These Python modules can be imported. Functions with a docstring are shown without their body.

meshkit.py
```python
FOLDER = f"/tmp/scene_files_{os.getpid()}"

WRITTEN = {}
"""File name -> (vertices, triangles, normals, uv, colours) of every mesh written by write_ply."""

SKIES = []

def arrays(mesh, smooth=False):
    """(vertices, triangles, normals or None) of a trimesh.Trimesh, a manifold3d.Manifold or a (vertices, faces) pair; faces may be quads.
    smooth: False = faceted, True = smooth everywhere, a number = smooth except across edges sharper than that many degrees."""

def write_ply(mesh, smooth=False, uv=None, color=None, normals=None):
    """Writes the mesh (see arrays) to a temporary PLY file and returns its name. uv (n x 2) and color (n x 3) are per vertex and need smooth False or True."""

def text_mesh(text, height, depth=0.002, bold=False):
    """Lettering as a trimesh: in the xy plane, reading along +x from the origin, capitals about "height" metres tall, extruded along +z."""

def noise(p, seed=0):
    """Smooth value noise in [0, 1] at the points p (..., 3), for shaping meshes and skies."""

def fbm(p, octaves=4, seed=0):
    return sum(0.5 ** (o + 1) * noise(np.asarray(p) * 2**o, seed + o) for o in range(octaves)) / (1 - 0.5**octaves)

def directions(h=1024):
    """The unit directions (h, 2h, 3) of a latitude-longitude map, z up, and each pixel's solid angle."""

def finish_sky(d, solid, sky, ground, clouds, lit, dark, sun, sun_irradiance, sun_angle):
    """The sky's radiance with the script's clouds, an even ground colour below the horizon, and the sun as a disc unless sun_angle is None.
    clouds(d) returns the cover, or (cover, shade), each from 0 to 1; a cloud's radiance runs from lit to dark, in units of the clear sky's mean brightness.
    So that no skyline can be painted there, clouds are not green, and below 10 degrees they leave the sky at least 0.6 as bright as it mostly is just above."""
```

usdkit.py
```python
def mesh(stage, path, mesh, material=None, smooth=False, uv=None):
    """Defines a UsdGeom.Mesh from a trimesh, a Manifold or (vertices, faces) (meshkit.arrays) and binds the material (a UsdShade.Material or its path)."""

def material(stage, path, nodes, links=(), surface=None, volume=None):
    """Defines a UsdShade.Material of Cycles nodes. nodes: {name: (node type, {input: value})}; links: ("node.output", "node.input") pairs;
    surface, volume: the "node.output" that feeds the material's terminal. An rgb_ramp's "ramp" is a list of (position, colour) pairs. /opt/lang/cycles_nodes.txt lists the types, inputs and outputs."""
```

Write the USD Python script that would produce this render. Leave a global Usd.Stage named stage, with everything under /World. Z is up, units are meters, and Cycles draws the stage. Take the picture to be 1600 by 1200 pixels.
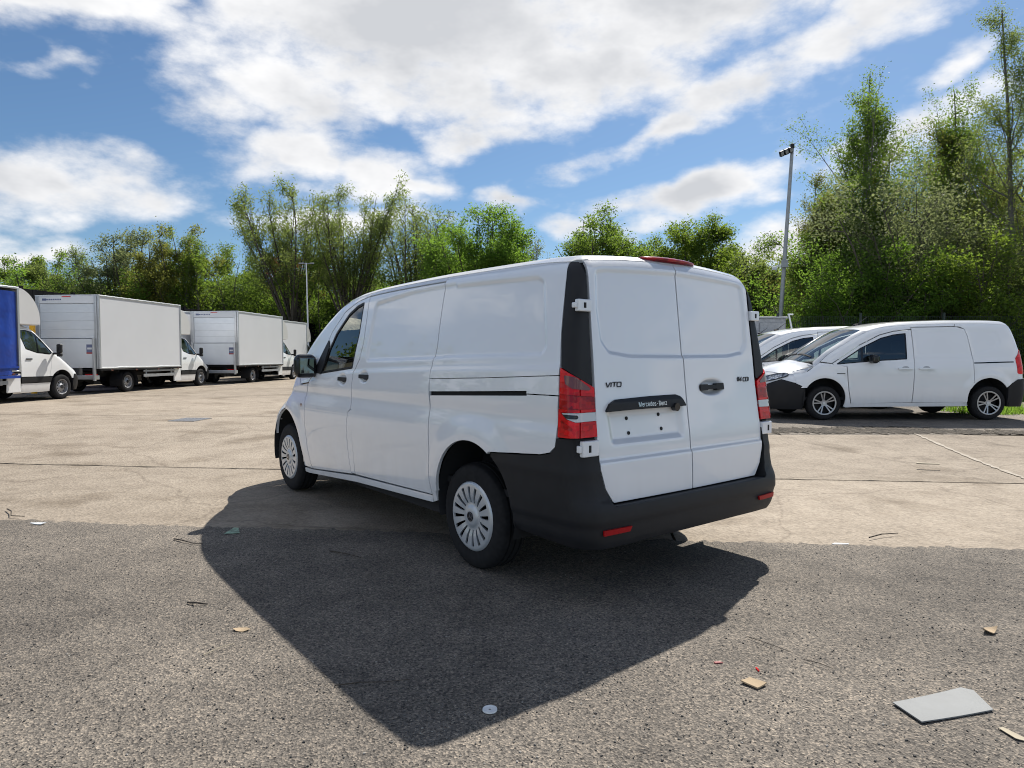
import math, numpy as np, trimesh, shapely, usdkit, meshkit
from shapely.geometry import Polygon, Point, LineString, box as sbox
from shapely import affinity
from scipy.interpolate import PchipInterpolator as PC
from scipy.spatial import Delaunay
from pxr import Usd, UsdGeom, UsdLux, UsdShade, Gf, Sdf, Vt

# ------------------------------------------------------------------ camera, sky, sun, exposure
stage = Usd.Stage.CreateInMemory()
UsdGeom.SetStageUpAxis(stage, UsdGeom.Tokens.z); UsdGeom.SetStageMetersPerUnit(stage, 1.0)
UsdGeom.Xform.Define(stage, '/World'); UsdGeom.Scope.Define(stage, '/World/Looks')
cam = UsdGeom.Camera.Define(stage, '/World/camera')
cam.CreateHorizontalApertureAttr(36.0); cam.CreateVerticalApertureAttr(27.0)
cam.CreateFocalLengthAttr(36.0 * 1050 / 1600); cam.CreateClippingRangeAttr(Gf.Vec2f(0.05, 2000))
EYE = 1.3461
cam.AddTranslateOp().Set(Gf.Vec3d(0, 0, EYE))
cam.AddRotateXYZOp().Set(Gf.Vec3f(90 - 2.40176, 0.05, 0))
cam.CreateExposureAttr(0.47)
SUN = np.array([.372, .778, 1.0]); SUN /= np.linalg.norm(SUN)
EL = math.asin(SUN[2]); AZ = math.atan2(SUN[0], SUN[1])

def M(name, nodes, links=(), surface='p.BSDF'):
    return usdkit.material(stage, '/World/Looks/' + name, nodes, list(links), surface=surface)

def pxdir(u, v):
    "azimuth and elevation of a direction given as it stands in a level panorama of the place"
    a = math.radians(-2.40176); d = np.array([(u - 800) / 1050, math.cos(a) - (600 - v) / 1050 * math.sin(a), math.sin(a) + (600 - v) / 1050 * math.cos(a)])
    d /= np.linalg.norm(d); return math.atan2(d[0], d[1]), math.asin(d[2])

# clouds: banks given by azimuth, elevation, tilt and half-axes (radians), with noise-torn edges
CLOUDS = [  # u, v, half width, half height (px at the panorama's scale), tilt, weight
    (640, 60, 420, 120, -.05, 1.15), (1020, 30, 430, 105, .12, 1.15), (430, 140, 230, 80, .1, 1.0), (520, 250, 230, 75, -.12, 1.0), (640, 285, 130, 32, -.15, .8),
    (100, 290, 185, 78, -.08, 1.1), (60, 14, 280, 50, -.05, .95), (240, 20, 120, 40, .1, .7), (1010, 215, 150, 28, .35, .75), (1075, 315, 145, 46, .08, 1.05), (830, 318, 80, 30, -.05, .9),
    (1200, 120, 250, 50, .28, .85), (1440, 215, 190, 52, .35, 1.0), (1230, 400, 150, 44, .2, .95), (1530, 95, 120, 35, .5, .6), (120, 140, 60, 18, .1, .45), (40, 395, 130, 24, 0, .7),
    (1330, 50, 200, 62, .2, .95), (900, 130, 240, 70, .1, .95), (760, 205, 120, 40, .2, .7), (930, 370, 120, 26, 0, .75), (520, 350, 220, 26, 0, .6)]
def sky_material():
    n = {'tc': ('texture_coordinate', {}), 'sky': ('sky_texture', dict(sky_type='single_scattering', sun_disc=False, sun_elevation=EL, sun_rotation=AZ, altitude=50., air_density=1.0, aerosol_density=.6, ozone_density=1.6)),
         's': ('separate_xyz', {}), 'az': ('math', dict(math_type='arctan2')), 'el': ('math', dict(math_type='arcsine')), 'v': ('combine_xyz', {}),
         'wn': ('noise_texture', dict(scale=3.2, detail=5., roughness=.55)), 'wd': ('vector_math', dict(math_type='multiply_add', vector2=(.22, .15, 0), vector3=(0, 0, 0))),
         'w0': ('vector_math', dict(math_type='subtract', vector2=(.5, .5, .5))), 'vd': ('vector_math', dict(math_type='add')),
         'st': ('vector_math', dict(math_type='multiply', vector2=(1.0, 1.0, 1.9))),
         'fn': ('noise_texture', dict(scale=5.2, detail=8., roughness=.64)), 'gn': ('noise_texture', dict(scale=5.0, detail=6., roughness=.6)), 'vo': ('voronoi_texture', dict(feature='f1', scale=8., detail=2., roughness=.55)), 'vup': ('vector_math', dict(math_type='add', vector2=(.018, .0, .045))), 'fn2': ('noise_texture', dict(scale=4.6, detail=4., roughness=.55)), 'wv': ('vector_math', dict(math_type='multiply_add', vector2=(.10, .10, .10))), 'ff': ('noise_texture', dict(scale=2.1, detail=6., roughness=.55, distortion=.3))}
    L = [('tc.generated', 's.vector'), ('s.x', 'az.value1'), ('s.y', 'az.value2'), ('s.z', 'el.value1'), ('az.value', 'v.x'), ('el.value', 'v.y'),
         ('tc.generated', 'st.vector1'), ('st.vector', 'wn.vector'), ('wn.color', 'w0.vector1'), ('w0.vector', 'wd.vector1'), ('v.vector', 'vd.vector1'), ('wd.vector', 'vd.vector2'),
         ('st.vector', 'fn.vector'), ('st.vector', 'ff.vector'), ('st.vector', 'gn.vector'), ('w0.vector', 'wv.vector1'), ('st.vector', 'wv.vector3'), ('wv.vector', 'vo.vector'), ('st.vector', 'vup.vector1'), ('vup.vector', 'fn2.vector')]
    prev = None
    for i, (u, v, a, b, t, w) in enumerate(CLOUDS):
        az, el = pxdir(u, v); k = math.cos(math.hypot(az, el))
        n[f'm{i}'] = ('mapping', dict(mapping_type='texture', location=(az, el, 0), rotation=(0, 0, t), scale=(1.06 * a / 1050 * k, 1.04 * b / 1050 * k, 1.)))
        n[f'l{i}'] = ('vector_math', dict(math_type='length')); n[f'r{i}'] = ('map_range', dict(range_type='linear', from_min=0., from_max=1.25, to_min=w, to_max=-.25, clamp=True))
        L += [('vd.vector', f'm{i}.vector'), (f'm{i}.vector', f'l{i}.vector1'), (f'l{i}.value', f'r{i}.value')]
        if prev:
            n[f'x{i}'] = ('math', dict(math_type='maximum')); L += [(prev, f'x{i}.value1'), (f'r{i}.result', f'x{i}.value2')]; prev = f'x{i}.value'
        else: prev = f'r{i}.result'
    # away from the view: a free field of the same clouds
    n['gen'] = ('map_range', dict(from_min=.47, from_max=.66, to_min=-.4, to_max=1.0)); L += [('ff.fac', 'gen.value')]
    n['aza'] = ('math', dict(math_type='absolute')); n['inv'] = ('map_range', dict(range_type='smoothstep', from_min=.75, from_max=1.05, to_min=0., to_max=1.))
    n['ele'] = ('map_range', dict(range_type='smoothstep', from_min=.55, from_max=.8, to_min=0., to_max=1.)); n['out'] = ('math', dict(math_type='maximum'))
    L += [('az.value', 'aza.value1'), ('aza.value', 'inv.value'), ('el.value', 'ele.value'), ('inv.result', 'out.value1'), ('ele.result', 'out.value2')]
    n['bl'] = ('mix_float', {}); L += [('out.value', 'bl.fac'), (prev, 'bl.a'), ('gen.result', 'bl.b')]
    n['fc'] = ('map_range', dict(from_min=.2, from_max=.8, to_min=-.62, to_max=.62)); L += [('fn.fac', 'fc.value')]
    n['sum'] = ('math', dict(math_type='add')); L += [('bl.result', 'sum.value1'), ('fv.value', 'sum.value2')]
    n['fv'] = ('math', dict(math_type='multiply_add', value2=-.62)); n['fw'] = ('math', dict(math_type='add', value2=.62)); L += [('vo.distance', 'fv.value1'), ('fc.result', 'fw.value1'), ('fw.value', 'fv.value3')]
    n['al'] = ('map_range', dict(range_type='smoothstep', from_min=-.06, from_max=.74, to_min=0., to_max=1.)); L += [('sum.value', 'al.value')]
    n['gm'] = ('math', dict(math_type='multiply_add', value2=.55)); n['gs'] = ('math', dict(math_type='multiply_add', value2=2.2)); n['gr'] = ('map_range', dict(range_type='smoothstep', from_min=1.35, from_max=2.6, to_min=0., to_max=1.)); L += [('sum.value', 'gm.value1'), ('gn.fac', 'gs.value1'), ('gs.value', 'gm.value3'), ('gm.value', 'gr.value')]
    n['gs2'] = ('math', dict(math_type='multiply', value2=.55)); L += [('bl.result', 'gs2.value1'), ('gs2.value', 'gs.value3')]
    n['cc'] = ('mix_color', dict(a=CLOUD_W, b=CLOUD_G)); L += [('gl.value', 'cc.fac')]
    n['df'] = ('math', dict(math_type='subtract')); n['dk'] = ('math', dict(math_type='multiply_add', value2=-1.1)); n['gl'] = ('math', dict(math_type='add', use_clamp=True)); L += [('fn2.fac', 'df.value2'), ('fn.fac', 'df.value1'), ('df.value', 'dk.value1'), ('gr.result', 'gl.value1'), ('dk.value', 'gl.value2')]
    n['dk'][1]['value3'] = .04
    n['tint'] = ('mix_color', dict(blend_type='multiply', fac=1., b=SKY_TINT, use_clamp=False, use_clamp_result=False)); L += [('sky.color', 'tint.a')]
    n['mx'] = ('mix_color', dict(use_clamp_result=False)); L += [('al.result', 'mx.fac'), ('tint.result', 'mx.a'), ('cc.result', 'mx.b')]
    n['bg'] = ('background_shader', dict(strength=SKY_STRENGTH)); L += [('mx.result', 'bg.color')]
    return M('sky_look', n, L, surface='bg.background')
SKY_STRENGTH = .064; SKY_TINT = (.72, .92, 1.08); CLOUD_W = (11.4, 11.4, 11.5); CLOUD_G = (7.2, 7.4, 7.8)
dome = UsdLux.DomeLight.Define(stage, '/World/sky'); dome.GetPrim().SetCustomDataByKey('kind', 'structure')
UsdShade.MaterialBindingAPI.Apply(dome.GetPrim()).Bind(sky_material())
sun = UsdLux.DistantLight.Define(stage, '/World/sun')
sun.CreateIntensityAttr(1.25); sun.CreateAngleAttr(.53); sun.CreateColorAttr(Gf.Vec3f(1, .95, .87)); sun.CreateNormalizeAttr(True)
_q = Gf.Rotation(Gf.Vec3d(0, 0, 1), Gf.Vec3d(*map(float, SUN))).GetQuat()
sun.AddOrientOp().Set(Gf.Quatf(_q.GetReal(), Gf.Vec3f(_q.GetImaginary())))

# ------------------------------------------------------------------ helpers
_count = {}
def _path(name, parent=None):
    base = (str(parent.GetPath()) if parent else '/World') + '/' + name
    k = _count[base] = _count.get(base, -1) + 1
    return base if k == 0 else f'{base}_{k:03d}'
def tag(prim, label=None, category=None, group=None, kind=None):
    for k, v in dict(label=label, category=category, group=group, kind=kind).items():
        if v: prim.SetCustomDataByKey(k, v)
    return prim
def thing(name, label, category, loc=(0, 0, 0), rz=0., group=None, parent=None):
    x = UsdGeom.Xform.Define(stage, _path(name, parent)); x.AddTranslateOp().Set(Gf.Vec3d(*map(float, loc)))
    if rz: x.AddRotateZOp().Set(float(math.degrees(rz)))
    return tag(x.GetPrim(), label, category, group)
def copy_of(proto, name, label, loc, rz=0., scale=None, group=None):
    x = UsdGeom.Xform.Define(stage, _path(name)); x.AddTranslateOp().Set(Gf.Vec3d(*map(float, loc))); x.AddRotateZOp().Set(float(math.degrees(rz)))
    if scale: x.AddScaleOp().Set(Gf.Vec3f(*scale))
    p = x.GetPrim(); p.GetReferences().AddInternalReference(proto.GetPath()); p.SetInstanceable(True)
    return tag(p, label, None, group)
def put(name, parent, v, f, n, mat, label=None):
    m = UsdGeom.Mesh.Define(stage, _path(name, parent))
    m.CreatePointsAttr(Vt.Vec3fArray.FromNumpy(np.ascontiguousarray(v, np.float32)))
    m.CreateFaceVertexCountsAttr(Vt.IntArray.FromNumpy(np.full(len(f), f.shape[1], np.int32)))
    m.CreateFaceVertexIndicesAttr(Vt.IntArray.FromNumpy(np.ascontiguousarray(f, np.int32).ravel()))
    m.CreateSubdivisionSchemeAttr('none')
    if n is not None:
        m.CreateNormalsAttr(Vt.Vec3fArray.FromNumpy(np.ascontiguousarray(n, np.float32))); m.SetNormalsInterpolation('vertex')
    if mat is not None: UsdShade.MaterialBindingAPI.Apply(m.GetPrim()).Bind(mat)
    if label: tag(m.GetPrim(), label)
    return m.GetPrim()
def obj(name, mesh, mat, parent=None, smooth=False, label=None):
    p = usdkit.mesh(stage, _path(name, parent), mesh, mat, smooth=smooth).GetPrim()
    if label: tag(p, label)
    return p
def cat(ms): return trimesh.util.concatenate(ms)
def bx(x0, x1, y0, y1, z0, z1, r=0.):
    m = trimesh.creation.box((x1 - x0, y1 - y0, z1 - z0)) if r <= 0 else rbox(x1 - x0, y1 - y0, z1 - z0, r)
    m.apply_translation(((x0 + x1) / 2, (y0 + y1) / 2, (z0 + z1) / 2)); return m
def rbox(a, b, c, r, seg=3):
    s = trimesh.creation.icosphere(subdivisions=2, radius=r); v = s.vertices.copy()
    h = np.maximum(np.array([a, b, c]) / 2 - r, 0); pts = np.vstack([v + h * np.array(k) for k in np.array(np.meshgrid([-1, 1], [-1, 1], [-1, 1])).reshape(3, -1).T])
    return trimesh.convex.convex_hull(pts)
def rot(m, ang, axis, at=(0, 0, 0)): m.apply_transform(trimesh.transformations.rotation_matrix(ang, axis, at)); return m
def extr(poly, h): return cat([trimesh.creation.extrude_polygon(g, h) for g in (poly.geoms if hasattr(poly, 'geoms') else [poly])])
def tube(pts, rad, sides=6, cap=True):
    p = np.asarray(pts, float); r = np.broadcast_to(rad, (len(p),)); t = np.gradient(p, axis=0); t /= np.linalg.norm(t, axis=1, keepdims=True) + 1e-12
    a = np.cross(t, np.where(np.abs(t[:, 2:]) < .9, [0, 0, 1.], [1., 0, 0])); a /= np.linalg.norm(a, axis=1, keepdims=True) + 1e-12; b = np.cross(t, a)
    an = np.arange(sides) * 2 * np.pi / sides
    v = (p[:, None] + r[:, None, None] * (np.cos(an)[None, :, None] * a[:, None] + np.sin(an)[None, :, None] * b[:, None])).reshape(-1, 3)
    i, j = np.meshgrid(np.arange(len(p) - 1), np.arange(sides), indexing='ij'); q = np.stack([i * sides + j, i * sides + (j + 1) % sides, (i + 1) * sides + (j + 1) % sides, (i + 1) * sides + j], -1).reshape(-1, 4)
    f = np.vstack([q[:, [0, 1, 2]], q[:, [0, 2, 3]]])
    if cap:
        n = len(v); v = np.vstack([v, p[:1], p[-1:]]); k = np.arange(sides); e = (len(p) - 1) * sides
        f = np.vstack([f, np.stack([np.full(sides, n), (k + 1) % sides, k], 1), np.stack([np.full(sides, n + 1), e + k, e + (k + 1) % sides], 1)])
    return trimesh.Trimesh(v, f, process=False)
def round_poly(P, r): return P.buffer(r, quad_segs=6).buffer(-2 * r, quad_segs=6).buffer(r, quad_segs=6)
def sstep(x, a, b): t = np.clip((x - a) / (b - a), 0, 1); return t * t * (3 - 2 * t)

# ---- panels: a polygon in a flat frame, laid on a body given by an implicit function
def tri_poly(poly, res):
    rings, pts, k = [], [], 0
    for ring in [poly.exterior, *poly.interiors]:
        c = np.array(ring.coords)[:-1]; out = []
        for a, b in zip(c, np.roll(c, -1, 0)):
            m = max(1, int(math.ceil(np.linalg.norm(b - a) / res))); out.append(a + (b - a) * (np.arange(m) / m)[:, None])
        out = np.vstack(out); keep = np.ones(len(out), bool); rings.append(np.arange(k, k + len(out))); k += len(out); pts.append(out)
    x0, y0, x1, y1 = poly.bounds; inner = poly.buffer(-.5 * res)
    gx, gy = np.meshgrid(np.arange(x0, x1, res), np.arange(y0, y1, res * .87)); gx = gx + (np.arange(len(gx)) % 2)[:, None] * res * .5
    g = np.stack([gx.ravel(), gy.ravel()], 1)
    if not inner.is_empty: pts.append(g[shapely.contains_xy(inner, g[:, 0], g[:, 1])])
    p = np.vstack(pts); t = Delaunay(p).simplices; cen = p[t].mean(1); a2 = np.abs(np.cross(p[t[:, 1]] - p[t[:, 0]], p[t[:, 2]] - p[t[:, 0]]))
    return p, t[shapely.contains_xy(poly, cen[:, 0], cen[:, 1]) & (a2 > 1e-9)], rings
def cast(F, o, d, t0, t1, scan=26, n=24):
    ts = np.linspace(t0, t1, scan); lo = np.full(len(o), t0); hi = np.full(len(o), t1); done = np.zeros(len(o), bool); prev = F(o + d * ts[0])
    for i in range(1, scan):
        cur = F(o + d * ts[i]); m = ~done & (cur <= 0) & (prev > 0); lo[m] = ts[i - 1]; hi[m] = ts[i]; done |= m; prev = cur
    for _ in range(n):
        mid = (lo + hi) / 2; s = F(o + d * mid[:, None]) > 0; lo = np.where(s, mid, lo); hi = np.where(s, hi, mid)
    return o + d * ((lo + hi) / 2)[:, None]
def gradn(F, p, e=2e-3):
    g = np.stack([F(p + e * k) - F(p - e * k) for k in np.eye(3)], -1); return g / (np.linalg.norm(g, axis=1, keepdims=True) + 1e-12)
S2 = math.sqrt(.5)
def frame(kind, uv, x0=0.):
    u, v = uv[:, 0], uv[:, 1]; z = np.zeros_like(u); o1 = np.ones_like(u)
    if kind == 'Y': return np.stack([u, z + 1.7, v], 1), np.stack([z, -o1, z], 1), 0., 1.6
    if kind == 'X': return np.stack([z - 2.5, u, v], 1), np.stack([o1, z, z], 1), 0., 3.
    if kind == 'XF': return np.stack([z + 6., u, v], 1), np.stack([-o1, z, z], 1), 0., 4.5
    if kind == 'Z': return np.stack([u, v, z + 3.4], 1), np.stack([z, z, -o1], 1), 0., 3.2
    if kind == 'C':  # rear left corner, along the diagonal; u = (x + y) / sqrt 2
        return np.stack([u * S2 - 2.0, u * S2 + 2.0, v], 1), np.stack([S2 * o1, -S2 * o1, z], 1), 0., 2.9
    if kind == 'W':  # windscreen, v runs up along the slope
        return np.stack([x0 - .64 * v + 1.8 * .77, u, 1.2 + .77 * v + 1.8 * .64], 1), np.stack([-.77 * o1, z, -.64 * o1], 1), 0., 3.0
    if kind == 'R':  # round a vertical axis at x0; u = angle from the left side towards the back, in units of 1 m radius
        return np.stack([x0 - 3.2 * np.sin(u), 3.2 * np.cos(u), v], 1), np.stack([np.sin(u), -np.cos(u), z], 1), 0., 3.1
def panel(F, kind, poly, res=.02, gap=.006, depth=.02, off=0., disp=None, x0=0.):
    """(vertices, faces, normals)"""
    V, Fc, N, b = [], [], [], 0
    poly = poly.buffer(-gap / 2, join_style=2) if gap else poly
    for g in (poly.geoms if hasattr(poly, 'geoms') else [poly]):
        if g.is_empty or g.area < 1e-5: continue
        p, t, rings = tri_poly(g, res); o, d, t0, t1 = frame(kind, p, x0)
        v = cast(F, o, d, t0, t1); n = gradn(F, v); k = np.full(len(v), float(off))
        if disp is not None: k = k + disp(v)
        v = v + n * k[:, None]
        fn = np.cross(v[t[:, 1]] - v[t[:, 0]], v[t[:, 2]] - v[t[:, 0]]); flip = (fn * d[t[:, 0]]).sum(1) > 0; t[flip] = t[flip][:, ::-1]; fn[flip] *= -1
        vn = np.zeros_like(v)
        for c in range(3): np.add.at(vn, t[:, c], fn)
        vn /= np.linalg.norm(vn, axis=1, keepdims=True) + 1e-15
        V.append(v); Fc.append(t + b); N.append(vn); b += len(v)
        if depth:
            for r in rings:
                a, c = v[r], np.roll(v[r], -1, 0); ai, ci = a - n[r] * depth, c - np.roll(n[r], -1, 0) * depth
                q = np.stack([a, c, ci, ai], 1).reshape(-1, 3); m = len(r); qn = np.cross(c - a, ai - a); qn /= np.linalg.norm(qn, axis=1, keepdims=True) + 1e-15
                i = np.arange(m) * 4 + b; Fc.append(np.vstack([np.stack([i, i + 1, i + 2], 1), np.stack([i, i + 2, i + 3], 1)])); V.append(q); N.append(np.repeat(qn, 4, 0)); b += 4 * m
    return np.vstack(V), np.vstack(Fc), np.vstack(N)
def mirrored(g): v, f, n = g; k = np.array([1, -1, 1]); return v * k, f[:, ::-1], n * k
def on_face(F, kind, mesh, off, x0=0.):
    "lays a flat mesh (x, y, height) on the body"
    uv = np.asarray(mesh.vertices); o, d, a, b = frame(kind, uv[:, :2], x0); v = cast(F, o, d, a, b); n = gradn(F, v)
    return trimesh.Trimesh(v + n * (off + uv[:, 2:3]), mesh.faces, process=False)
def rmax(a, b, r):
    u = np.maximum(a + r, 0); v = np.maximum(b + r, 0); return np.minimum(np.maximum(a, b), -r) + np.sqrt(u * u + v * v)

def gz(x, y): return .14 * sstep(np.asarray(y, float), 7.5, 12.5)

# ------------------------------------------------------------------ materials
def plain(name, col, rough=.5, **k):
    return M(name, {'p': ('principled_bsdf', dict(base_color=col, roughness=rough, **k))})
def varied(name, col, rough, amount=.25, scale=6., bump=0., bscale=200., **k):
    c = np.array(col)
    n = {'g': ('geometry', {}), 'n': ('noise_texture', dict(scale=scale, detail=5., roughness=.6)), 'r': ('rgb_ramp', dict(ramp=[(.3, tuple(c * (1 - amount))), (.7, tuple(np.minimum(c * (1 + amount), .95)))])), 'p': ('principled_bsdf', dict(roughness=rough, **k))}
    L = [('g.position', 'n.vector'), ('n.fac', 'r.fac'), ('r.color', 'p.base_color')]
    if bump:
        n['b'] = ('noise_texture', dict(scale=bscale, detail=2.)); n['bu'] = ('bump', dict(strength=bump, distance=.004)); L += [('g.position', 'b.vector'), ('b.fac', 'bu.height'), ('bu.normal', 'p.normal')]
    return M(name, n, L)
def paint(name, col, rough=.28):
    # white vehicle paint: clear coat, the faintest film of dust
    n = {'g': ('geometry', {}), 'n': ('noise_texture', dict(scale=2.3, detail=6., roughness=.65)), 'r': ('rgb_ramp', dict(ramp=[(.3, tuple(np.array(col) * .95)), (.7, col)])), 's': ('separate_xyz', {}), 'low': ('map_range', dict(range_type='smoothstep', from_min=.85, from_max=.30, to_min=0., to_max=1.)),
         'mp': ('mapping', dict(scale=(1., 1., .22))), 'dn': ('noise_texture', dict(scale=9., detail=6., roughness=.7)), 'dr': ('map_range', dict(from_min=.38, from_max=.72, to_min=.0, to_max=.20, clamp=True)), 'dm': ('math', dict(math_type='multiply')), 'mx': ('mix_color', dict(b=(.40, .36, .31))),
         'rr': ('map_range', dict(from_min=.3, from_max=.7, to_min=rough + .10, to_max=rough - .04)), 'w': ('noise_texture', dict(scale=1.6, detail=1.)), 'bu': ('bump', dict(strength=.04, distance=.02)),
         'p': ('principled_bsdf', dict(coat_weight=1., coat_roughness=.02, coat_ior=1.6, specular_ior_level=.5))}
    return M(name, n, [('g.position', 'n.vector'), ('n.fac', 'r.fac'), ('n.fac', 'rr.value'), ('g.position', 's.vector'), ('s.z', 'low.value'), ('g.position', 'mp.vector'), ('mp.vector', 'dn.vector'), ('dn.fac', 'dr.value'), ('dr.result', 'dm.value1'), ('low.result', 'dm.value2'), ('dm.value', 'mx.fac'), ('r.color', 'mx.a'), ('mx.result', 'p.base_color'), ('rr.result', 'p.roughness')])
def glass(name, tint=(.62, .72, .68)):
    return M(name, {'t': ('transparent_bsdf', dict(color=tint)), 'g': ('glossy_bsdf', dict(color=(1, 1, 1), roughness=.01)), 'f': ('fresnel', dict(IOR=1.95)), 'm': ('mix_closure', {})},
             [('f.fac', 'm.fac'), ('t.BSDF', 'm.closure1'), ('g.BSDF', 'm.closure2')], surface='m.closure')
WHITE = paint('white_paint', (.68, .69, .71)); WHITE2 = paint('white_van_paint', (.72, .73, .745)); TRUCKW = paint('white_truck_paint', (.74, .745, .75), .35)
BLACKP = varied('black_plastic', (.012, .012, .0135), .5, .15, 8., .2, 900., specular_ior_level=.28); GLOSSB = plain('gloss_black', (.012, .012, .013), .15)
RUBBER = varied('tyre_rubber', (.013, .013, .014), .85, .3, 30., specular_ior_level=.2); DARK = plain('dark_cavity', (.008, .008, .009), .9); SEAT = varied('seat_cloth', (.03, .03, .034), .9, .2, 40.)
SILVER = plain('silver_paint', (.50, .52, .54), .32, metallic=.55); ALLOY = plain('alloy', (.42, .42, .43), .3, metallic=.8); STEEL = varied('steel_grey', (.30, .30, .31), .45, .2, 12., metallic=.7)
ALU = varied('aluminium', (.55, .56, .57), .38, .08, 3., metallic=.75); GALV = varied('galvanised', (.30, .31, .32), .5, .15, 9., metallic=.4)
BOXW = varied('box_panel_white', (.60, .612, .63), .4, .03, .8); SHUTTER = varied('tail_lift_alu', (.70, .73, .76), .38, .05, 1.5, metallic=.35)
PANE = glass('window_pane'); MIRROR = plain('mirror_glass', (.22, .25, .24), .02, metallic=1.); CLEAR = plain('clear_lens', (.46, .46, .47), .12, coat_weight=1.)
HEADL = M('headlamp_lens', {'g': ('geometry', {}), 'v': ('voronoi_texture', dict(scale=22.)), 'r': ('rgb_ramp', dict(ramp=[(.1, (.75, .77, .8)), (.5, (.3, .32, .35)), (.8, (.08, .08, .09))])), 'p': ('principled_bsdf', dict(roughness=.12, coat_weight=1., coat_roughness=.02))}, [('g.position', 'v.vector'), ('v.distance', 'r.fac'), ('r.color', 'p.base_color')])
def redlens(name, a, b):
    return M(name, {'g': ('texture_coordinate', {}), 'mp': ('mapping', dict(scale=(1., 1., 1.6))), 'v': ('voronoi_texture', dict(metric='chebychev', scale=26.)), 'n': ('noise_texture', dict(scale=7., detail=3.)), 'sc': ('separate_color', {}),
             'm': ('mix_float', dict(fac=.62)), 'r': ('rgb_ramp', dict(ramp=[(.25, a), (.7, b)])), 'bu': ('bump', dict(strength=.18, distance=.006)), 'p': ('principled_bsdf', dict(roughness=.14, coat_weight=.15, coat_roughness=.03, specular_ior_level=.35))},
             [('g.object', 'mp.vector'), ('mp.vector', 'v.vector'), ('g.object', 'n.vector'), ('v.color', 'sc.color'), ('sc.r', 'm.a'), ('n.fac', 'm.b'), ('m.result', 'r.fac'), ('r.color', 'p.base_color'), ('v.distance', 'bu.height'), ('bu.normal', 'p.normal')])
REFLR = plain('red_reflector', (.30, .005, .008), .4, specular_ior_level=.2); REDL = redlens('red_lens', (.30, .002, .004), (.68, .006, .010)); REDD = redlens('dark_red_lens', (.13, .002, .004), (.42, .005, .009)); SMOKE = plain('smoked_amber_lens', (.10, .022, .012), .12, coat_weight=1.)
BLUECURT = M('blue_curtain', {'g': ('geometry', {}), 'n': ('noise_texture', dict(scale=1.6, detail=3.)), 'r': ('rgb_ramp', dict(ramp=[(.3, (.006, .028, .20)), (.7, (.010, .05, .32))])), 'bu': ('bump', dict(strength=.5, distance=.12)), 'p': ('principled_bsdf', dict(roughness=.35))},
             [('g.position', 'n.vector'), ('n.fac', 'r.fac'), ('r.color', 'p.base_color'), ('n.fac', 'bu.height'), ('bu.normal', 'p.normal')])
YELLOW = plain('yellow_band', (.75, .40, .02), .5); INKB = plain('blue_print', (.12, .14, .24), .5); INKR = plain('red_print', (.34, .07, .07), .5); INKG = plain('dark_lettering', (.03, .03, .034), .3, metallic=.4); CHROME = plain('chrome_lettering', (.7, .7, .72), .15, metallic=1.)

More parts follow.
